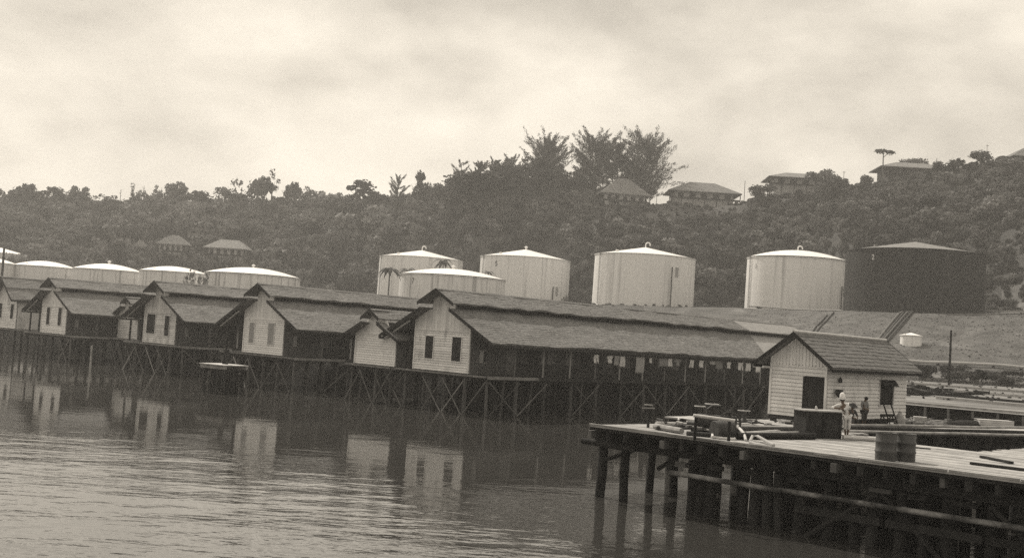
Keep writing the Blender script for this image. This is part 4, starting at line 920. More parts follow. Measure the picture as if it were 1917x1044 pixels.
for px, yt, w, h, mm, kind, lb in CL:
    low = yt > 696; c = verandah_pt(px, yt, XL - (0 if not low else .7)); d = c.y; hm = h * ppm(d) * 1.12; a = verandah_pt(px - w / 2, yt, XL); e = verandah_pt(px + w / 2, yt, XL); wm = max(.28, (e - a).length * 1.12)
    if not low: c.z = 5.60
    b = MB(); nx, nz = 8, 6; ph = rnd(0, 6); 
    def pt(u, vv, wd=1.0):
        return (0.05 * math.sin(u * 9 + ph) * (0.4 + vv) + .03 * math.sin(vv * 5 + ph), (u - .5) * wm * wd, -vv * hm)
    def grid(u0, u1, v0, v1, fu=lambda u, v: u):
        base = len(b.v)
        for j in range(nz + 1):
            for i in range(nx + 1):
                u = u0 + (u1 - u0) * i / nx; vv = v0 + (v1 - v0) * j / nz; b.v.append(pt(fu(u, vv), vv))
        for j in range(nz):
            for i in range(nx): q = base + j * (nx + 1) + i; b.f.append((q, q + 1, q + nx + 2, q + nx + 1))
    if kind in ('shorts', 'trousers'):
        k = .4 if kind == 'shorts' else .25; grid(.08, .92, 0, k); grid(.08, .47, k, 1, lambda u, v: u - .06 * (v - k)); grid(.53, .92, k, 1, lambda u, v: u + .06 * (v - k))
    elif kind == 'shirt':
        grid(.25, .75, 0, 1); grid(0, .25, .08, .42, lambda u, v: u); grid(.75, 1, .08, .42)
    else: grid(.03, .97, 0, 1)
    o = b.build({'cloth': 'hanging_cloth', 'sarong': 'hanging_sheet', 'shorts': 'hanging_shorts', 'trousers': 'hanging_trousers', 'shirt': 'hanging_shirt'}[kind], M[mm], None, True)
    sm = o.modifiers.new('thick', 'SOLIDIFY'); sm.thickness = .012
    o.location = c; o.rotation_euler = (0, 0, -AL); tag(o, lb, {'cloth': 'cloth', 'sarong': 'cloth', 'shorts': 'shorts', 'trousers': 'trousers', 'shirt': 'shirt'}[kind], 'washing on the verandah')
# the lower washing hangs on a second line further in
p0 = HX + GX * (XL - .7) + AX * 19 + Vector((0, 0, 5.05)); ln = MB(); ln.tube([p0.lerp(p0 + AX * 20, k / 10) - p0 for k in range(11)], .012, 5); lo = ln.build('clothes_line', M['rope'], None); lo.location = p0; tag(lo, 'lower rope line behind the first one on the long verandah', 'clothes line')

# ---- mooring platform, stake, floating log
def dolphin():
    p = pz(415, 742, 0); t = thing('mooring_platform', 'small square timber mooring platform standing in the water before the grey shuttered house', 'platform', p, -AL + .15)
    for k in range(11):
        board(t, 'plank', M['pale_trim'], .27, 2.7, .07, (-1.45 + k * .29, rnd(-.05, .05), 2.72))
    for y in (-1.15, 1.15): board(t, 'edge_beam', M['grey_wood'], 3.1, .2, .3, (0, y, 2.53))
    for x in (-1.2, 1.2): board(t, 'cross_beam', M['dark_wood'], .22, 2.2, .26, (x, 0, 2.25))
    for x in (-1.15, -.3, .5, 1.15):
        for y in (-1.0, 0, 1.0): stick(t, 'pile', M['tar_wood'], (x * 1.12, y * 1.1, -1.5), (x, y, 2.38), .19, .16)
    stick(t, 'brace', M['dark_wood'], (-1.1, -1.2, .4), (1.0, -1.2, 2.0), .07); stick(t, 'brace', M['dark_wood'], (1.1, -1.2, .4), (-1.0, -1.2, 2.0), .07)
    stick(t, 'bollard', M['dark_wood'], (-.1, .2, 2.6), (-.1, .2, 4.0), .26, .24)
dolphin()
p = pz(169, 702, 0); t = thing('mooring_stake', 'lone thin stake in the water before the fourth house', 'stake', p); stick(t, 'post', M['grey_wood'], (0, 0, -1.5), (-.1, 0, 3.0), .12, .1)
p = pz(222, 683, .12); pipe_thing([p + Vector((-1.75, .2, 0)), p + Vector((0, 0, .02)), p + Vector((1.75, -.3, 0))], .13, 'floating log by the piles before the house with the wide dark window', 'grey_wood', 'floating_log', 'log')

# ================================================================== JETTY
P0 = Vector((3.53, 45.87, 0)); DK = 3.30
jet = thing('jetty', 'long timber jetty on dark piles in the right foreground', 'jetty', P0, -AL - R(.6))
random.seed(17)
def plank(x0, x1, y, wd):     # planks run along x (the front edge)
    board(jet, 'deck_plank', M['plank'], x1 - x0, wd - .018, .07, ((x0 + x1) / 2, y + wd / 2, DK - .035 + rnd(-.008, .008)), (0, 0, rnd(-.0015, .0015)))
y = .02; wd = .27
while y < 13.4:
    if y < 10.0: spans = [(0 - rnd(0, .1), 27)]
    else: spans = [(-.4, 5.3 + rnd(-.25, .25)), (11.6 + rnd(-.2, .2), 27)]
    for a, b_ in spans:
        cuts = [a]; 
        while cuts[-1] < b_ - 7: cuts.append(cuts[-1] + rnd(4.5, 6.5))
        cuts.append(b_)
        for q in range(len(cuts) - 1): plank(cuts[q] + .006, cuts[q + 1] - .006, y, wd)
    y += wd
while y < 17.0:
    plank(11.6 + rnd(-.2, .2), 19.4, y, wd); plank(19.42, 27, y, wd); y += wd
x = -.12
while x < 27:
    l_ = rnd(1.6, 3.4); board(jet, 'curb', M['grey_wood'], l_ - rnd(.03, .12), rnd(.12, .16), rnd(.045, .075), (x + l_ / 2, .07 + rnd(-.03, .03), DK + .036), (0, 0, rnd(-.008, .008))); x += l_
for x0, x1 in ((-.1, 6.5), (6.53, 13), (13.03, 20), (20.03, 27)):
    board(jet, 'fascia_beam', M['dark_wood'], x1 - x0, .10, .12, ((x0 + x1) / 2, .16, DK - .14))
for y in (1.2, 4.6, 8.0):
    for x0, x1 in ((-.6, 9), (9.03, 18), (18.03, 27)): board(jet, 'cap_beam', M['dark_wood'], x1 - x0, .34, .36, ((x0 + x1) / 2, y, DK - .72))
for k in range(30): board(jet, 'joist', M['dark_wood'] if k % 4 else M['post_grey'], rnd(.15, .24), 9.4, .3, (-.05 + k * .9, 5.0 + rnd(-.42, -.1), DK - .36 + rnd(-.03, 0)))
stick(jet, 'cap_beam', M['dark_wood'], (-.75, .5, DK - .72), (1.9, .5, DK - .78), .13, .12, 10)
for k in range(5): board(jet, 'joist', M['dark_wood'], .16, 3.2, .22, (.4 + k * 1.15, 11.7, DK - .19))
for k in range(9): board(jet, 'joist', M['dark_wood'], .16, 6.6, .22, (11.9 + k * 1.8, 13.6, DK - .19))
for y in (11.2, 13.2): board(jet, 'cap_beam', M['dark_wood'], 5.6, .3, .32, (2.4, y, DK - .47))
for y in (10.6, 13.6, 16.6): board(jet, 'cap_beam', M['dark_wood'], 15.4, .3, .32, (19.3, y, DK - .47))
PX = [-.2, .95, 4.25, 4.75, 5.1, 6.6, 7.05, 7.5, 7.95, 8.9, 10.0, 10.9, 11.6, 12.6, 13.4, 14.2, 15.6, 16.6, 17.4, 18.6, 19.8, 21, 22.4, 24, 25.5]
for j, y in enumerate((1.2, 4.6, 8.0)):
    for x in PX:
        if j and x in (4.75, 7.05, 7.95): continue
        r_ = rnd(.17, .25); lx = rnd(-.25, .15); stick(jet, 'pile', M['tar_wood'], (x + lx, y + rnd(-.2, .2), -2), (x, y, DK - .95), r_ * 1.08, r_ * .95, 10)
for x in (-.2, 1.6, 3.4, 5.1): 
    for y in (11.2, 13.2): stick(jet, 'pile', M['tar_wood'], (x, y, -2), (x, y, DK - .6), .2, .18)
for x in (11.8, 14, 16.5, 19, 22, 25):
    for y in (10.6, 13.6, 16.6): stick(jet, 'pile', M['tar_wood'], (x, y, -2), (x, y, DK - .6), .2, .18)
wz = 1.82
for q, (a, b_) in enumerate(((3.55, 8.4), (8.3, 12.8), (12.7, 17.4), (17.3, 22), (21.9, 26.5))):
    stick(jet, 'fender_log', M['log'], (a, .68 + .05 * (q % 2), wz + rnd(-.03, .03)), (b_, .68 + .05 * (q % 2), wz + rnd(-.03, .03)), .10, .095, 10)
for xa, xb in ((9.2, 12), (14.2, 11.9), (15.4, 18.2), (18.2, 15.6), (19.5, 22.8), (23.5, 20.4)):
    stick(jet, 'brace', M['dark_wood'], (xa, .95, .25), (xb, .95, DK - 1.0), .1)
for x in (10.4, 13.8, 17.1): board(jet, 'wale', M['dark_wood'], 3.2, .22, .26, (x, .98, 1.25))
for k in range(14):
    x = 3.9 + k * 1.6 + rnd(-.4, .4); board(jet, 'packing_block', M['post_grey'] if k % 5 == 0 else M['dark_wood'], rnd(.4, 1.1), .2, rnd(.1, .2), (x, rnd(.75, .95), DK - rnd(.98, 1.12)), (0, rnd(-.04, .04), 0))
for k in range(9): board(jet, 'wale', M['dark_wood'], 2.9, .24, .3, (7.2 + k * 2.3, 3.9, rnd(.5, 1.6)), (0, rnd(-.25, .25), 0))
for x in (.4, 2.6): stick(jet, 'knee_brace', M['dark_wood'], (x + (-.45 if x < 1 else .1), 1.05, DK - 1.45), (x + .9, 1.05, DK - .95), .09)
JM = Matrix.Translation(P0) @ Matrix.Rotation(-AL - R(.6), 4, 'Z')
def jp(x, y, z=DK): return JM @ Vector((x, y, z))
JRZ = -AL - R(.6)

# ---- shed
def shed():
    o = (16.5, 58.3); t = thing('shed', 'white boarded shed with dark door and dark window at the back of the jetty', 'shed', (o[0], o[1], 0), -AL)
    w, v, oh, ze, za, zf, L = 3.31, .62, .72, 6.15, 7.84, 3.45, 9.5; xm = -w / 2; half = w / 2 + v; sl_ = (za - ze) / half
    def zr(a): return za - a * sl_
    zs = zr(w / 2) - .42; hp = .19; n = int(round((zs - zf) / hp)); hp = (zs - zf) / n
    bk_ = MB(); bk_.prism([(-w, zf), (0, zf), (0, zr(w / 2) - .12), (xm, za - .12), (-w, zr(w / 2) - .12)][::-1], .05, .14); bk_.box(-.14, -.05, .15, L, zf, zr(w / 2) - .12); bk_.box(-w + .05, -w + .14, .15, L, zf, zr(w / 2) - .12); bk_.box(-w + .14, -.14, L - .1, L, zf, zr(w / 2) - .12); bk_.build('wall', M['side_wall'], t)  # dark backing gives the lap gaps their shadow lines by colour
    dx0, dx1, dz = -1.28, -.12, 2.05
    wy0, wy1, wz0, wz1 = 6.05, 7.75, zf + .75, zf + 2.1
    def lap(x0, x1, z):
        m_ = MB(); m_.hexa([(x0, -.05, z + .013), (x1, -.05, z + .013), (x1, .045, z + .013), (x0, .045, z + .013)], [(x0, .005, z + hp), (x1, .005, z + hp), (x1, .045, z + hp), (x0, .045, z + hp)]); m_.build('siding_board', M['shed_siding'], t)
    def lapy(y0, y1, z):
        m_ = MB(); m_.hexa([(.05, y0, z + .013), (.05, y1, z + .013), (-.045, y1, z + .013), (-.045, y0, z + .013)], [(-.005, y0, z + hp), (-.005, y1, z + hp), (-.045, y1, z + hp), (-.045, y0, z + hp)]); m_.build('siding_board', M['shed_siding'], t)
    for k in range(n):
        z = zf + k * hp
        if z < zf + dz - .02: lap(-w, dx0, z); lap(dx1, 0.0, z)
        else: lap(-w, 0.0, z)
        if wz0 - .05 < z + hp / 2 < wz1: lapy(.06, wy0, z); lapy(wy1, L, z)
        else: lapy(.06, L, z)
    k = 0; y = .06
    z = zs; 
    while z < zr(w / 2) - .15:
        lapy(.06, L, z); z += hp
    ns = 17; sw = (w - .04) / ns         # upright battens hung in the gable
    for k in range(ns):
        x0 = -w + .02 + k * sw; x1 = x0 + sw * .62; m_ = MB(); zA, zB = zr(abs(x0 - xm)) - .14, zr(abs(x1 - xm)) - .14; z0 = zs - .12 + (.05 if k % 2 else 0)
        m_.hexa([(x0, -.065, z0), (x1, -.065, z0), (x1, -.03, z0), (x0, -.03, z0)], [(x0, -.065, zA), (x1, -.065, zB), (x1, -.03, zB), (x0, -.03, zA)]); m_.build('gable_batten', M['shed_siding'], t)
        x0b, x1b = x0 + sw * .62, x0 + sw; m_ = MB(); zA, zB = zr(abs(x0b - xm)) - .14, zr(abs(x1b - xm)) - .14
        m_.hexa([(x0b, -.03, zs), (x1b, -.03, zs), (x1b, .045, zs), (x0b, .045, zs)], [(x0b, -.03, zA), (x1b, -.03, zB), (x1b, .045, zB), (x0b, .045, zA)]); m_.build('gable_board', M['shed_siding'], t)
        m_ = MB()
    for x in (-w + .01, -.0): board(t, 'corner_board', M['shed_siding'], .12, .06, zs - zf, (x - (.05 if x > -1 else -.05), -.05, (zs + zf) / 2))
    db = MB(); db.box(dx0 + .03, dx1 - .03, -.02, .05, zf - .05, zf + dz - .03); d = db.build('door', M['dark_paint'], t)
    for k in range(5): q = MB(); x = dx0 + .05 + k * .215; q.box(x, x + .2, -.04, -.021, zf, zf + dz - .06); q.build('door_board', M['dark_paint'], d)
    q = MB(); q.tube([(dx1 - .16, -.08, zf + 1.0), (dx1 - .16, -.08, zf + 1.15)], .02, 6); q.build('handle', M['iron'], d)
    fr = MB()
    for bx in ((dx0 - .06, dx0 + .03, -.06, .04, zf, zf + dz), (dx1 - .03, dx1 + .06, -.06, .04, zf, zf + dz), (dx0 - .06, dx1 + .06, -.065, .04, zf + dz - .03, zf + dz + .07)): fr.box(*bx)
    fr.build('door_frame', M['dark_wood'], t)
    wn = MB(); wn.box(-.04, .0, wy0, wy1, wz0, wz1); wo = wn.build('window', M['dark_paint'], t)
    f = MB()
    for bx in ((.0, .06, wy0 - .08, wy0, wz0 - .08, wz1 + .08), (.0, .06, wy1, wy1 + .08, wz0 - .08, wz1 + .08), (.0, .06, wy0, wy1, wz0 - .08, wz0), (.0, .06, wy0, wy1, wz1, wz1 + .08)): f.box(*bx)
    f.build('frame', M['pale_trim'], wo)
    s = MB(); s.hexa([(.05, wy0, wz1 - .35), (.05, wy1, wz1 - .35), (.09, wy1, wz1 - .35), (.09, wy0, wz1 - .35)][::1], [(.02, wy0, wz1 + .05), (.02, wy1, wz1 + .05), (.06, wy1, wz1 + .05), (.06, wy0, wz1 + .05)])
    so_ = MB(); so_.hexa([(.32, wy0 - .05, wz1 - .28), (.32, wy1 + .05, wz1 - .28), (.36, wy1 + .05, wz1 - .28), (.36, wy0 - .05, wz1 - .28)], [(.03, wy0 - .05, wz1 + .06), (.03, wy1 + .05, wz1 + .06), (.07, wy1 + .05, wz1 + .06), (.07, wy0 - .05, wz1 + .06)]); so_.build('awning', M['dark_wood'], wo)
    for s_ in (1, -1):
        rb = MB(); xe = xm + s_ * half; q_ = ((xe, -oh, ze), (xe, L + .62, ze), (xm, L + .62, za), (xm, -oh, za)); rb.slab(*q_, .09, 18, 6, .05); rb.courses(*q_, .3, .4, .025, .05, .02); rb.build('roof', M['roof_shed'], t)
        m_ = MB(); m_.hexa([(xe, -oh - .05, ze - .2), (xm, -oh - .05, za - .2), (xm, -oh - .004, za - .2), (xe, -oh - .004, ze - .2)], [(xe, -oh - .05, ze + .03), (xm, -oh - .05, za + .03), (xm, -oh - .004, za + .03), (xe, -oh - .004, ze + .03)]); m_.build('barge_board', M['dark_paint'], t)
        m_ = MB(); m_.hexa([(xe, L + .625, ze - .2), (xm, L + .625, za - .2), (xm, L + .67, za - .2), (xe, L + .67, ze - .2)], [(xe, L + .625, ze + .03), (xm, L + .625, za + .03), (xm, L + .67, za + .03), (xe, L + .67, ze + .03)]); m_.build('barge_board', M['dark_paint'], t)
        eb = MB(); eb.box(xe - .02, xe + .025, -oh + .02, L + .6, ze - .24, ze - .1); eb.build('eave_board', M['dark_wood'], t)
    rc = MB(); rc.tube([(xm, -oh, za + .03), (xm, L + .62, za + .03)], .09, 8); rc.build('ridge_cap', M['pale_trim'], t, True)
    board(t, 'verge_bracket', M['pale_trim'], .09, .8, .12, (-w - .02, -.36, ze - .22))
    # floor frame on short dark stumps
    board(t, 'sill_beam', M['dark_wood'], w, .16, .2, (xm, .06, zf - .11)); board(t, 'sill_beam', M['dark_wood'], .16, L - .2, .2, (-.1, L / 2 + .06, zf - .11)); board(t, 'sill_beam', M['dark_wood'], .16, L - .2, .2, (-w + .1, L / 2 + .06, zf - .11))
    for x in (-w + .2, xm, -.2):
        for y in (.2, 3.2, 6.3, L - .2): board(t, 'stump', M['dark_wood'], .26, .26, .5, (x, y, zf - .46))
    # lamp bracket and fire bucket on the long wall
    b = MB(); b.lathe([(.02, -.5), (.17, -.38), (.2, -.1), (.17, -.08), (.02, -.12)], 14, (0, 0)); q = b.build('fire_bucket', M['iron'], None, True); q.location = t.matrix_world @ Vector((0, 0, 0)); 
    loc = Vector((o[0], o[1], 0)) + GX * .26 + AX * .85 + Vector((0, 0, zf + 1.65)); q.location = loc; tag(q, 'dark bucket hung on the shed wall right of the door', 'bucket')
    b = MB(); b.lathe([(.02, .0), (.09, .02), (.11, .2), (.05, .28), (.02, .33)], 10); q = b.build('wall_lamp', M['iron'], None, True); q.location = Vector((o[0], o[1], 0)) + GX * .14 + AX * 1.15 + Vector((0, 0, zf + 1.9)); tag(q, 'small dark lamp on the shed wall above the bucket', 'lamp')
shed()
# strip of deck and rubble under the shed's front and left side
rd_ = thing('shed_platform', 'low timber platform carrying the shed behind the cluttered deck', 'platform', (16.5, 58.3, 0), -AL); random.seed(19)
for k in range(23):
    y = -5.6 + k * .55; xl_ = -5.9 if y < -1.2 else -3.9; xl_ += rnd(-.15, .15); board(rd_, 'deck_plank', M['plank'], 2.5 - xl_, .52, .08, ((2.5 + xl_) / 2, y, 3.06 + rnd(-.012, .012)), (0, 0, rnd(-.004, .004)))
for x in (-5.7, -3.4, -1.2, 1.2, 2.2):
    for y in (-5.4, -2.4, .6, 3.6, 6.4):
        if x < -4 and y > -1: continue
        stick(rd_, 'pile', M['tar_wood'], (x, y, -2), (x, y, 2.75), .19, .17)
for y in (-5.4, -2.4, .6, 3.6, 6.4): xl_ = -5.8 if y < -1 else -3.8; board(rd_, 'cap_beam', M['dark_wood'], 2.4 - xl_, .26, .26, ((2.4 + xl_) / 2, y, 2.88))

# ---- long pipes and timbers on trestles behind the deck opening
def lp(px, py, z): return pz(px, py, z)
RUN = [((1590, 795), (2010, 802), 3.42, .075, 'grey_wood', 'furthest pale timber of the long run behind the barrels'), ((1585, 801), (2010, 812), 3.36, .11, 'dark_wood', 'dark pipe between pale timbers in the long run behind the barrels'), ((1578, 806), (2010, 816), 3.36, .07, 'grey_wood', 'nearest pale pipe of the long run behind the barrels')]
for a, c, z, r_, m_, lb in RUN:
    A_, B_ = lp(*a, z), lp(*c, z); pipe_thing([A_.lerp(B_, k / 6) + Vector((0, 0, rnd(-.02, .02))) for k in range(7)], r_, lb, m_, 'long_pipe', 'pipe', 'long run behind the barrels')
A_ = lp(1578, 806, 3.1); B_ = lp(2010, 816, 3.1); tr = thing('pipe_trestle', 'dark trestle carrying the long pipes over the gap in the deck', 'trestle', A_, math.atan2((B_ - A_).y, (B_ - A_).x)); Ltr = (B_ - A_).length
board(tr, 'stringer', M['dark_wood'], Ltr, .3, .3, (Ltr / 2, 0, 0)); board(tr, 'stringer', M['dark_wood'], Ltr, .3, .3, (Ltr / 2, 2.0, 0))
for k in range(9):
    x = .6 + k * Ltr / 9; stick(tr, 'pile', M['tar_wood'], (x, -.05, -5), (x, 0, -.12), .2, .18); stick(tr, 'pile', M['tar_wood'], (x, 2.0, -5), (x, 2.0, -.12), .2, .18); board(tr, 'cross_beam', M['dark_wood'], .24, 2.6, .24, (x, 1.0, -.27))
for k in range(14):
    for z in (-.42, -.75, -1.1, -1.5, -1.85, -2.2, -2.55): board(tr, 'gap_shade_board', M['dark_wood'], Ltr / 14 - rnd(.02, .25), .06, .27, (Ltr / 14 * (k + .5), .22, z), (0, rnd(-.02, .02), 0))  # dark boards added to stand in for shade in the gap
for k in range(10): board(tr, 'deck_plank', M['plank'], Ltr / 10 - .02, 1.9, .07, (Ltr / 10 * (k + .5), 1.05, .13 + rnd(-.01, .01)))
A_ = lp(1578, 818, DK + .1); B_ = lp(1652, 822, DK + .1); pipe_thing([A_, A_.lerp(B_, .5), B_], .1, 'pale timber lying on the deck edge left of the barrels', 'pale_trim', 'timber', 'timber')
A_ = lp(1470, 804, 3.3)

# ---- rubble and odds and ends on the quay
random.seed(23)
rbm = MB()
for _ in range(420):
    px = rnd(1692, 1880); py = rnd(786, 800); p = pz(px, py, 3.06); s = rnd(.05, .2)
    rbm.box(p.x - s, p.x + s * rnd(.5, 1.4), p.y - s, p.y + s, 3.0, 3.05 + s * rnd(.5, 1.4))
stuff(rbm.build('rubble', M['stone'], None))
def simple_box(px, py, z, sx, sy, sz, m_, name, lb, cat, rz=JRZ, group=None):
    p = pz(px, py, z); t = thing(name, lb, cat, p, rz, group)
    nb = 4
    for k in range(nb): board(t, 'board', M[m_], sx, .03, sz / nb - .012, (0, -sy / 2, sz / nb * (k + .5))); board(t, 'board', M[m_], sx, .03, sz / nb - .012, (0, sy / 2, sz / nb * (k + .5)))
    for sgn in (-1, 1): board(t, 'end_board', M[m_], .03, sy - .04, sz, (sgn * (sx / 2 - .015), 0, sz / 2))
    board(t, 'lid', M[m_], sx + .04, sy + .04, .03, (0, 0, sz + .018)); return t
simple_box(1860, 804, 3.06, 2.0, .8, .55, 'pale_trim', 'crate', 'long pale crate lying on the quay below the timber wall', 'crate', 0)
simple_box(1722, 793, 3.06, .7, .5, .4, 'pale_trim', 'crate', 'small pale box among the rubble right of the shed', 'crate', -.3)
p = pz(1812, 801, 3.06); t = thing('rowboat', 'small dark upturned boat on the quay left of the long pale crate', 'boat', p, .15); b = MB(); ns = 9; 
for i in range(ns + 1):
    s = i / ns; x = -1.5 + 3 * s; wv = .55 * math.sin(PI * min(.97, max(.03, s))) ** .6
    for k in range(7): a = PI * k / 6; b.v.append((x, wv * math.cos(a), .5 * math.sin(a) * (wv / .55) ** .5))
for i in range(ns):
    for k in range(6): q = i * 7 + k; b.f.append((q, q + 7, q + 8, q + 1))
b.build('hull', M['dark_paint'], t, True); b = MB(); b.tube([(-1.4, 0, .25), (-.7, 0, .53), (0, 0, .56), (.7, 0, .53), (1.4, 0, .25)], .035, 6); b.build('keel', M['dark_wood'], t, True)

# ---- drums (two standing side by side)
def drum(loc, rz, lb, r=.36, h=1.02, lying=False, m_='iron', dent=0):
    t = thing('oil_drum', lb, 'drum', loc, rz, 'oil drums'); b = MB(); pr_ = [(.01, 0), (r - .02, 0), (r, .02)]
    for zc_ in (.34, .67): pr_ += [(r, h * zc_ - .05), (r + .025, h * zc_ - .015), (r + .025, h * zc_ + .015), (r, h * zc_ + .05)]
    pr_ += [(r, h - .03), (r + .015, h - .02), (r + .015, h), (r - .02, h), (r - .035, h - .03), (.01, h - .03)]; b.lathe(pr_, 28)
    o = b.build('drum_body', M[m_], t, True); c = MB(); c.lathe([(.01, h + .005), (.045, h + .005), (.045, h - .03)], 10, (r * .6, 0)); q = c.build('bung', M['iron'], t, True)
    if lying:
        for z_ in (o, q): z_.rotation_euler = (0, PI / 2, 0); z_.location = (-h / 2, 0, r)
    return t
M['drum'] = mat('drum_paint', 0.055, 0.03, 3, rough=0.55, bump=.004, vary=.25, dirt=(.03, 2.5, (1, 1, 1), .55, .7), spec=.5)
drum(pz(1657, 862, DK), .4, 'dark steel drum, left one of the standing pair on the deck', .335, .95, m_='drum')
drum(pz(1693, 863, DK) + Vector((.02, .05, 0)), 1.4, 'dark steel drum, right one of the standing pair on the deck', .345, .94, m_='drum')

# ---- dark chest the man leans on
def chest():
    a = pz(1507, 819, DK); c = pz(1574, 822, DK); rz = math.atan2((c - a).y, (c - a).x); w = (c - a).length; t = thing('tool_chest', 'big dark chest with a pale top board beside the leaning man', 'chest', (a + c) / 2, rz)
    for k in range(7): board(t, 'front_board', M['dark_paint'], w - .02, .04, .15, (0, .02, .09 + k * .153)); board(t, 'back_board', M['dark_paint'], w - .02, .04, .15, (0, 1.0, .09 + k * .153))
    for s in (-1, 1): board(t, 'end_panel', M['dark_paint'], .05, .94, 1.07, (s * (w / 2 - .03), .51, .55))
    for s in (-1, 0, 1): board(t, 'corner_post', M['dark_wood'], .09, .05, 1.06, (s * (w / 2 - .05), -.02, .54))
    for k in range(4): board(t, 'top_board', M['grey_wood'], w + .14, .28, .05, (-.02, .08 + k * .285, 1.115))
    q = MB(); q.tube([(w * .1, .1, 1.14), (w * .1, .1, 1.2), (w * .1 - .02, .1, 1.3)], [.06, .06, .03], 8); o = q.build('jug', M['pale_trim'], None, True); o.matrix_world = t.matrix_basis.copy(); tag(o, 'tiny pale jug standing on the dark chest', 'jug')
    o.location = t.matrix_basis @ Vector((-w * .55 + .6, .3, 0)); return t
CH = chest()

# ---- machinery and gear on the left of the deck
random.seed(29)
def wheel_valve(px, py, z, h, lb, wr=.28):
    p = pz(px, py, z); t = thing('valve', lb, 'valve', p, rnd(0, 3), 'valves on the deck'); b = MB(); b.lathe([(.01, 0), (.22, 0), (.22, .05), (.12, .07), (.14, h * .25), (.2, h * .4), (.13, h * .55), (.06, h * .6), (.04, h), (.01, h)], 14); b.build('valve_body', M['iron'], t, True)
    b = MB(); b.tube([(wr * math.cos(a), wr * math.sin(a), h) for a in [2 * PI * k / 16 for k in range(17)]], .022, 6, False)
    for k in range(4): a = PI * k / 2; b.tube([(0, 0, h), (wr * math.cos(a), wr * math.sin(a), h)], .016, 5, False)
    b.build('hand_wheel', M['pipe_pale'], t, True)
    b = MB(); b.tube([(-.5, 0, h * .25), (.5, 0, h * .25)], .12, 10); b.lathe([(.2, -.03), (.2, .03)], 10); b.build('flange_pipe', M['iron'], t, True)
wheel_valve(1391, 803, DK - .2, .85, 'dark valve with pale hand wheel standing near the shed corner')
wheel_valve(1330, 806, DK, 1.1, 'taller dark valve with hand wheel behind the long raised pipe')
wheel_valve(1308, 806, DK, 1.0, 'dark valve with hand wheel at the left end of the pump', .22)
def pump():
    p = pz(1342, 812, DK); t = thing('pump', 'dark iron pump set with flywheel in middle of the clutter', 'pump', p, JRZ + .5)
    board(t, 'base_frame', M['dark_wood'], 2.0, .7, .14, (0, 0, .07)); b = MB(); b.tube([(-.8, 0, .5), (.1, 0, .5)], .26, 14); b.build('cylinder', M['iron'], t, True)
    b = MB(); b.box(.2, .75, -.25, .25, .14, .75); b.tube([(.45, 0, .75), (.45, 0, 1.0)], .1, 8); b.build('gear_case', M['iron'], t)
    b = MB(); b.tube([(.5 + .42 * math.cos(a), -.36, .5 + .42 * math.sin(a)) for a in [2 * PI * k / 20 for k in range(21)]], .05, 6, False)
    for k in range(6): a = PI * k / 3; b.tube([(.5, -.36, .5), (.5 + .42 * math.cos(a), -.36, .5 + .42 * math.sin(a))], .025, 5, False)
    b.build('flywheel', M['iron'], t, True); b = MB(); b.tube([(-.4, 0, .75), (-.4, 0, .95), (-.2, 0, 1.1), (.1, 0, 1.1)], .07, 8); b.build('outlet', M['iron'], t, True)
    for x in (-.6, -.1): board(t, 'cradle', M['iron'], .12, .5, .2, (x, 0, .24))
pump()
def dp(px, py, h=0): p = pz(px, py, DK); p.z += h; return p
a = dp(1297, 819, 0); a2 = dp(1376, 826, 0)
q0 = pd(1298, 777, a.y - 1.0); q1 = pd(1376, 787, a2.y - .6); pipe_thing([q0, q0.lerp(q1, .5), q1], .06, 'long pale pipe resting raised across the pump and valves', 'pale_trim')
stick_m = M['dark_wood']
for px, lb in ((1303, 'left'), (1366, 'right')):
    s = pd(px, 790, a.y - .9); tt = thing('prop', lb + ' short prop under the long raised pale pipe', 'prop', (s.x, s.y, DK)); f_ = q0.lerp(q1, (px - 1298) / 78.0); tt.location = (f_.x, f_.y, DK); stick(tt, 'post', M['dark_wood'], (0, 0, 0), (0, 0, f_.z - DK - .06), .06)
GEAR = [((1228, 797), (1300, 800), .10, 'pipe_pale', 'pale pipe at the outer left end of the clutter'), ((1232, 805), (1292, 800), .09, 'iron', 'dark pipe crossing behind the pale one at the left end of clutter'), ((1372, 803), (1510, 805), .09, 'pipe_pale', 'furthest pale pipe of the stack left of the dark chest'), ((1366, 808), (1508, 810), .13, 'iron', 'thick dark pipe in the stack left of the dark chest'), ((1372, 815), (1532, 805), .07, 'pipe_pale', 'thin pale slanting pole in front of the stacked pipes'), ((1395, 818), (1515, 816), .11, 'grey_wood', 'weathered timber in front of the stacked pipes'), ((1380, 822), (1525, 822), .13, 'dark_wood', 'dark balk lying along the deck at the front of the stacked pipes'), ((1226, 803), (1276, 812), .12, 'grey_wood', 'weathered plank end lying at the deck edge left of the pump'), ((1285, 815), (1330, 818), .09, 'iron', 'short dark pipe lying in front of the pump'), ((1312, 803), (1345, 802), .05, 'pale_trim', 'short pale rod beside the pump')]
for (ax, ay), (bx_, by_), r_, m_, lb in GEAR:
    A_, B_ = dp(ax, ay, r_), dp(bx_, by_, r_); pipe_thing([A_, A_.lerp(B_, .33), A_.lerp(B_, .66), B_], r_, lb, m_, 'deck_pipe' if 'pipe' in lb else 'timber', 'pipe' if 'pipe' in lb else 'timber')
drum(dp(1352, 820), JRZ + 1.2, 'dark drum lying on its side in front of the pump', .33, .8, True, 'iron')
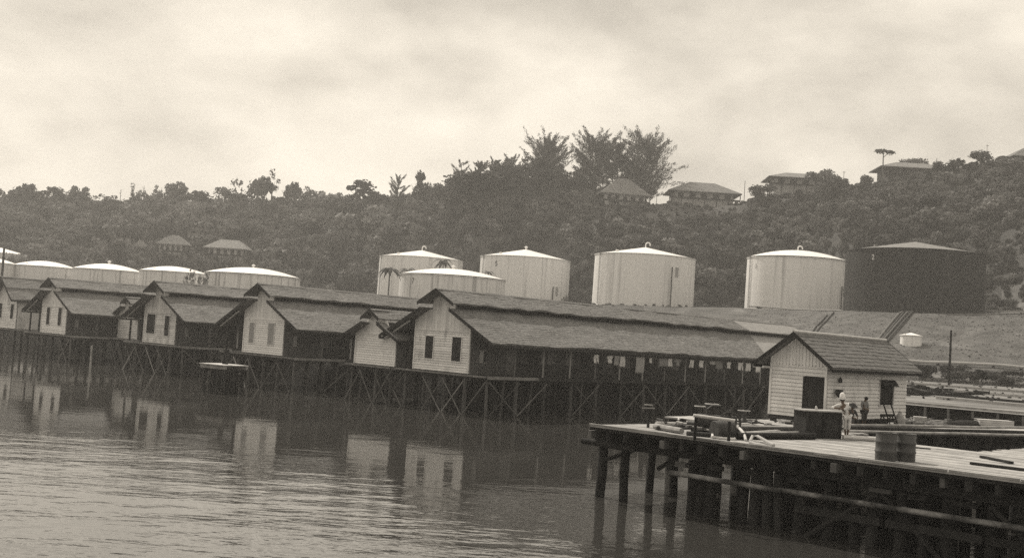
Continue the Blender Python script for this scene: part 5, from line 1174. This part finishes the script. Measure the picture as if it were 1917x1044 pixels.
# hoses
A_ = dp(1358, 806, .75); pts = []
h0 = pd(1358, 792, A_.y - 1.2); h1 = dp(1396, 826, .06)
for k in range(13):
    s = k / 12; p = h0.lerp(h1, s); e = pd(1358 + 38 * math.sin(s * PI / 2) , 792 + 34 * (1 - math.cos(s * PI / 2)), h0.lerp(h1, s).y); pts.append(e)
pts[-1].z = DK + .05
pipe_thing(pts, .055, 'pale hose arching from the pump down to the deck', 'pale_trim', 'hose', 'hose')
pts = [dp(1404, 829, .06), dp(1408, 825, .18), dp(1418, 826, .2), dp(1432, 831, .14), dp(1448, 836, .06), dp(1436, 838, .05), dp(1418, 834, .05), dp(1404, 830, .05)]
pipe_thing(pts, .06, 'pale hose bent double lying at the front edge of the deck', 'pipe_pale', 'hose', 'hose')
pts = [dp(1326, 806, .4), dp(1332, 814, .25), dp(1334, 821, .08), dp(1348, 822, .05), dp(1376, 824, .05)]
pipe_thing(pts, .05, 'thin pale pipe bent down from the pump to the deck', 'pale_trim', 'bent_pipe', 'pipe')
pts = [dp(1340, 820, .06), dp(1336, 812, .5), dp(1350, 808, .6), dp(1362, 806, .55)]
pipe_thing(pts, .045, 'small dark bent pipe beside the pump', 'iron', 'bent_pipe', 'pipe')
random.seed(37)
for i, (px, py) in enumerate(((1260, 799), (1290, 797), (1318, 812), (1344, 805), (1378, 800), (1405, 798), (1425, 800), (1462, 797))):
    p = dp(px, py) if py > 798 else pz(px, py, 3.12); t = thing('scrap_pile', ['outermost', 'second', 'third', 'fourth', 'fifth', 'sixth', 'seventh', 'last'][i] + ' of the small scrap piles from the jetty tip towards the shed', 'scrap', p, rnd(0, 3), 'scrap piles on the deck')
    for k in range(9):
        a_ = rnd(0, PI); l = rnd(.25, .8); c = Vector((rnd(-.6, .6), rnd(-.5, .5), rnd(.06, .28))); b = MB(); dv = Vector((math.cos(a_), math.sin(a_), rnd(-.15, .15))) * l / 2
        if k % 2: b.tube([c - dv, c + dv], rnd(.03, .08), 7)
        else: b.beam(c - dv, c + dv, rnd(.05, .22), rnd(.03, .1))
        b.build('scrap_piece', M[random.choice(['iron', 'iron', 'dark_wood', 'grey_wood', 'pale_trim'])], t, False)
# valve post at the outer edge
p = dp(1213, 800); t = thing('signal_post', 'thin dark post with crossed arms at the outer end of the jetty', 'post', p, JRZ); stick(t, 'post', M['dark_wood'], (0, 0, 0), (0, 0, .95), .06)
for z, l in ((.55, .5), (.8, .62), (.93, .4)): board(t, 'arm', M['grey_wood'] if z > .6 else M['dark_wood'], l, .06, .05, (0, -.05, z), (0, rnd(-.1, .1), 0))
# loose planks on the right of the deck
for (ax, ay), (bx_, by_), lb in (((1838, 857), (1893, 868), 'short loose plank lying on the deck near the right edge'), ((1817, 869), (1990, 890), 'long loose plank on the deck running to the right edge')):
    A_, B_ = dp(ax, ay, .05), dp(bx_, by_, .05); m_ = A_; b = MB(); b.beam(Vector((0, 0, 0)), B_ - A_, .2, .08); o = b.build('loose_plank', M['dark_wood']); o.location = A_; tag(o, lb, 'plank', 'loose planks')
A_, B_ = dp(1706, 838, .03), dp(1742, 841, .03); b = MB(); b.beam(Vector((0, 0, 0)), B_ - A_, .1, .05); o = b.build('loose_batten', M['dark_wood']); o.location = A_; tag(o, 'thin dark batten on the deck just right of the drums', 'batten')

# ================================================================== PEOPLE
def skin_mesh(verts, edges, radii, root=0, sub=1):
    me = bpy.data.meshes.new('tmp'); me.from_pydata(verts, edges, []); o = bpy.data.objects.new('tmp', me); COL.objects.link(o)
    sk = o.modifiers.new('s', 'SKIN'); sk.use_smooth_shade = True
    lay = me.skin_vertices[0].data
    for i, r_ in enumerate(radii): lay[i].radius = (r_, r_) if not isinstance(r_, tuple) else r_; lay[i].use_root = (i == root)
    ss = o.modifiers.new('u', 'SUBSURF'); ss.levels = sub; ss.render_levels = sub
    dg = bpy.context.evaluated_depsgraph_get(); m2 = bpy.data.meshes.new_from_object(o.evaluated_get(dg)); bpy.data.objects.remove(o); return m2
def person(loc, rz, lb, J, top, bottom, hat=None, scale=1.0):
    """J: joints pelvis chest neck head, and per side shoulder elbow wrist hip knee ankle toe (metres, facing -y)"""
    t = thing('person', lb, 'person', loc, rz, 'people at the shed'); t.scale = (scale,) * 3
    V, Ed, Rr, ix = [], [], [], {}
    def add(n, p, r_, par=None):
        ix[n] = len(V); V.append(tuple(p)); Rr.append(r_)
        if par is not None: Ed.append((ix[par], ix[n]))
    P = {k: Vector(v) for k, v in J.items()}
    add('pelvis', P['pelvis'], (.15, .11)); add('waist', P['pelvis'].lerp(P['chest'], .5), (.13, .10), 'pelvis'); add('chest', P['chest'], (.16, .11), 'waist'); add('neck', P['neck'], .052, 'chest')
    hd = (P['head'] - P['neck']); add('jaw', P['neck'] + hd * .45, .07, 'neck'); add('skull', P['head'], .098, 'jaw'); add('crown', P['head'] + hd.normalized() * .085, .06, 'skull')
    for s in 'LR':
        add('sh' + s, P['sh' + s], .062, 'chest'); add('ua' + s, P['sh' + s].lerp(P['el' + s], .5), .048, 'sh' + s); add('el' + s, P['el' + s], .040, 'ua' + s); add('fa' + s, P['el' + s].lerp(P['wr' + s], .4), .040, 'el' + s); add('wr' + s, P['wr' + s], .028, 'fa' + s)
        d = (P['wr' + s] - P['el' + s]).normalized(); sd = d.cross(Vector((0, 1, .2))).normalized(); add('pm' + s, P['wr' + s] + d * .075, .034, 'wr' + s)
        for q, (off, ln) in enumerate(((-.03, .07), (-.01, .085), (.01, .08), (.03, .062))): add(f'f{q}{s}', P['wr' + s] + d * (.085 + ln * .5) + sd * off, .009, 'pm' + s); add(f'g{q}{s}', P['wr' + s] + d * (.075 + ln) + sd * off * 1.1 + Vector((0, -.015, -.01)), .008, f'f{q}{s}')
        add('th' + s, P['wr' + s] + d * .05 - sd * .05, .010, 'wr' + s)
        add('hp' + s, P['hp' + s], .088, 'pelvis'); add('tg' + s, P['hp' + s].lerp(P['kn' + s], .5), .07, 'hp' + s); add('kn' + s, P['kn' + s], .052, 'tg' + s); add('cf' + s, P['kn' + s].lerp(P['an' + s], .35), .05, 'kn' + s); add('an' + s, P['an' + s], .034, 'cf' + s); add('to' + s, P['to' + s], .034, 'an' + s)
    me = skin_mesh(V, Ed, Rr); me.materials.append(M['skin']); link('body', me, t)
    # clothing: one skin for shirt, one for trousers, a little larger than the body
    def garment(name, names, edges, grow, m_):
        vv = [V[ix[n]] for n in names]; rr = [(Rr[ix[n]][0] + grow, Rr[ix[n]][1] + grow) if isinstance(Rr[ix[n]], tuple) else Rr[ix[n]] + grow for n in names]; mp_ = {n: i for i, n in enumerate(names)}
        me = skin_mesh(vv, [(mp_[a], mp_[c]) for a, c in edges], rr); me.materials.append(M[m_]); link(name, me, t)
    if top: garment('shirt', ['waist', 'chest', 'shL', 'uaL', 'elL', 'faL', 'shR', 'uaR', 'elR', 'faR', 'pelvis'], [('waist', 'chest'), ('chest', 'shL'), ('shL', 'uaL'), ('uaL', 'elL'), ('elL', 'faL'), ('chest', 'shR'), ('shR', 'uaR'), ('uaR', 'elR'), ('elR', 'faR'), ('waist', 'pelvis')], .018, top)
    if bottom: garment('trousers', ['pelvis', 'hpL', 'tgL', 'knL', 'cfL', 'hpR', 'tgR', 'knR', 'cfR'], [('pelvis', 'hpL'), ('hpL', 'tgL'), ('tgL', 'knL'), ('knL', 'cfL'), ('pelvis', 'hpR'), ('hpR', 'tgR'), ('tgR', 'knR'), ('knR', 'cfR')], .024, bottom)
    hp_ = P['head']; up = hd.normalized()
    hb = MB(); hb.lathe([(.103, -.02), (.112, .03), (.095, .09), (.05, .125), (.004, .135)], 14); ho = hb.build('hair', M['hair'], t, True); ho.location = hp_ + Vector((0, .012, .0)); ho.rotation_euler = up.to_track_quat('Z', 'Y').to_euler()
    f = -1.0
    nb = MB(); nb.add([hp_ + Vector((-.014, -.09, -.03)), hp_ + Vector((.014, -.09, -.03)), hp_ + Vector((0, -.122, -.03)), hp_ + Vector((0, -.094, .015))], [(0, 1, 2), (0, 2, 3), (2, 1, 3), (1, 0, 3)]); nb.build('nose', M['skin'], t)
    eb = MB()
    for s in (-1, 1): eb.lathe([(.002, -.008), (.013, 0), (.002, .008)], 6, (0, 0)); eb.v[-18:] = [(x + s * .034 + hp_.x, y_ - .092 + hp_.y, z + .01 + hp_.z) for x, y_, z in eb.v[-18:]]
    eb.build('eyes', M['hair'], t); mb_ = MB(); mb_.box(hp_.x - .022, hp_.x + .022, hp_.y - .094, hp_.y - .085, hp_.z - .058, hp_.z - .048); mb_.build('mouth', M['hair'], t)
    if hat:
        hm = MB()
        if hat == 'cap': hm.lathe([(.125, .05), (.118, .1), (.11, .17), (.06, .2), (.004, .205)], 16)
        elif hat == 'tall': hm.lathe([(.118, .05), (.118, .12), (.10, .24), (.05, .3), (.004, .31)], 16)
        else: hm.lathe([(.22, .055), (.225, .065), (.12, .08), (.11, .16), (.06, .19), (.004, .195)], 18)
        o = hm.build('hat', M['cloth_white'] if hat == 'tall' else M['cloth_dark'], t, True); o.location = hp_; o.rotation_euler = (up + Vector((0, -.1, 0))).to_track_quat('Z', 'Y').to_euler()
    return t
stand = dict(pelvis=(0, 0, .92), chest=(0, -.02, 1.27), neck=(0, -.01, 1.46), head=(0, -.04, 1.61), shL=(-.19, 0, 1.39), elL=(-.26, .03, 1.12), wrL=(-.22, -.10, .9), shR=(.19, 0, 1.39), elR=(.26, .03, 1.12), wrR=(.23, -.1, .9), hpL=(-.09, 0, .88), knL=(-.11, -.03, .48), anL=(-.12, .02, .08), toL=(-.14, -.13, .035), hpR=(.09, 0, .88), knR=(.11, -.02, .48), anR=(.13, .03, .08), toR=(.15, -.12, .035))
def by_shed(px, X):        # a point on the platform X metres out from the shed's long wall
    r = ray(px, 790); o = Vector((16.5, 58.3, 0)); k = o.dot(GX) / r.dot(GX); k = (o.dot(GX) + X) / r.dot(GX); p = r * k; return Vector((p.x, p.y, 3.1))
# man in white leaning with one elbow on the chest: body tilted to his right (towards -x here)
lean = dict(stand); lean.update(pelvis=(.02, 0, .92), chest=(-.14, -.05, 1.24), neck=(-.20, -.08, 1.42), head=(-.22, -.13, 1.57), shL=(-.33, -.04, 1.33), elL=(-.62, -.10, 1.21), wrL=(-.36, -.24, 1.20), shR=(.02, -.03, 1.38), elR=(-.10, -.20, 1.17), wrR=(-.34, -.27, 1.20), hpL=(-.07, 0, .88), hpR=(.11, 0, .88), knR=(.10, -.05, .48), anR=(.06, .04, .08), toR=(.05, -.12, .035), knL=(-.05, .0, .48), anL=(.0, .06, .08), toL=(-.04, -.09, .035))
pm = pz(1583, 820, DK)
person(pm, JRZ * .15, 'man in white clothes and tall white cap leaning his arms on the dark chest', lean, 'cloth_white', 'cloth_white', 'tall', 1.03)
person(by_shed(1617, .75), .5, 'man in grey shirt standing bent headed by the shed wall left of its window', dict(stand, head=(.02, -.08, 1.6), elL=(-.25, -.02, 1.14), wrL=(-.06, -.2, 1.05), elR=(.24, -.03, 1.14), wrR=(.08, -.2, 1.0)), 'cloth_grey', 'cloth_dark', None, .94)
sit = dict(stand); sit.update(pelvis=(0, 0, .5), chest=(0, -.06, .83), neck=(0, -.09, 1.02), head=(0, -.14, 1.16), shL=(-.19, -.06, .95), elL=(-.25, -.2, .72), wrL=(-.12, -.38, .64), shR=(.19, -.06, .95), elR=(.25, -.2, .72), wrR=(.12, -.38, .64), hpL=(-.1, -.02, .48), knL=(-.14, -.42, .52), anL=(-.14, -.38, .08), toL=(-.15, -.54, .035), hpR=(.1, -.02, .48), knR=(.15, -.42, .52), anR=(.15, -.36, .08), toR=(.16, -.52, .035))
bx_ = by_shed(1592, 1.5); person(bx_, .35, 'man in dark clothes and flat hat seated behind the leaning man', sit, 'cloth_dark', 'cloth_dark', 'brim', 1.0)
t = thing('stool', 'low dark stool under the seated man', 'stool', bx_, .35); board(t, 'seat', M['dark_wood'], .42, .36, .05, (0, .05, .385))
for sx in (-.16, .16):
    for sy in (-.1, .2): board(t, 'leg', M['dark_wood'], .05, .05, .37, (sx, sy, .18))
# bench, boards and sacks by the window
bp_ = by_shed(1660, .75); t = thing('trestle', 'dark low trestle with leaning legs under the shed window', 'trestle', bp_, -AL + PI / 2)
board(t, 'beam', M['dark_wood'], 1.4, .14, .14, (0, 0, .62))
for sx in (-.55, .55):
    for sy in (-1, 1): stick(t, 'leg', M['dark_wood'], (sx, sy * .3, 0), (sx, sy * .03, .6), .045)
for px, dx, lb in ((1668, .5, 'dark pole leaning on the shed wall below the window, left one'), (1682, .5, 'dark pole leaning on the shed wall below the window, right one')):
    q = by_shed(px, .95); pipe_thing([q, q + AX * .3 + GX * -.42 + Vector((0, 0, .7)), q + AX * .6 + GX * -.84 + Vector((0, 0, 1.4))], .04, lb, 'dark_wood', 'leaning_pole', 'pole')
q = by_shed(1684, .5); b = MB(); b.lathe([(.02, 0), (.30, .02), (.33, .2), (.22, .5), (.08, .72), (.12, .8), (.02, .82)], 12); o = b.build('sack', M['cloth_mid'], None, True); o.location = q; tag(o, 'pale sack standing by the shed corner below the window', 'sack')
for i, (px, py) in enumerate(((1606, 1.2), (1632, 1.0), (1646, .8))):
    q = by_shed(px, py); b = MB(); b.box(-.3, .3, -.2, .2, 0, .26); b.box(-.22, .1, -.12, .15, .262, .44); o = b.build('bundle', M['dark_wood']); o.location = q; o.rotation_euler = (0, 0, rnd(0, 1)); tag(o, ['dark bundle at the feet of the standing man', 'dark bundle between the standing man and the trestle', 'dark bundle just left of the trestle'][i], 'bundle', 'bundles by the shed')

# ================================================================== HAZE
hb = MB(); hb.box(-700, 700, -80, 1000, -3.0, 135)
hm = bpy.data.materials.new('haze'); hm.use_nodes = True; t = hm.node_tree; t.nodes.clear(); o_ = N(t, 'ShaderNodeOutputMaterial'); pv = N(t, 'ShaderNodeVolumePrincipled')
pv.inputs['Color'].default_value = (1, 0.98, 0.95, 1); pv.inputs['Density'].default_value = 0.00044; pv.inputs['Anisotropy'].default_value = 0.3
t.links.new(pv.outputs[0], o_.inputs['Volume'])
stuff(hb.build('haze', hm))
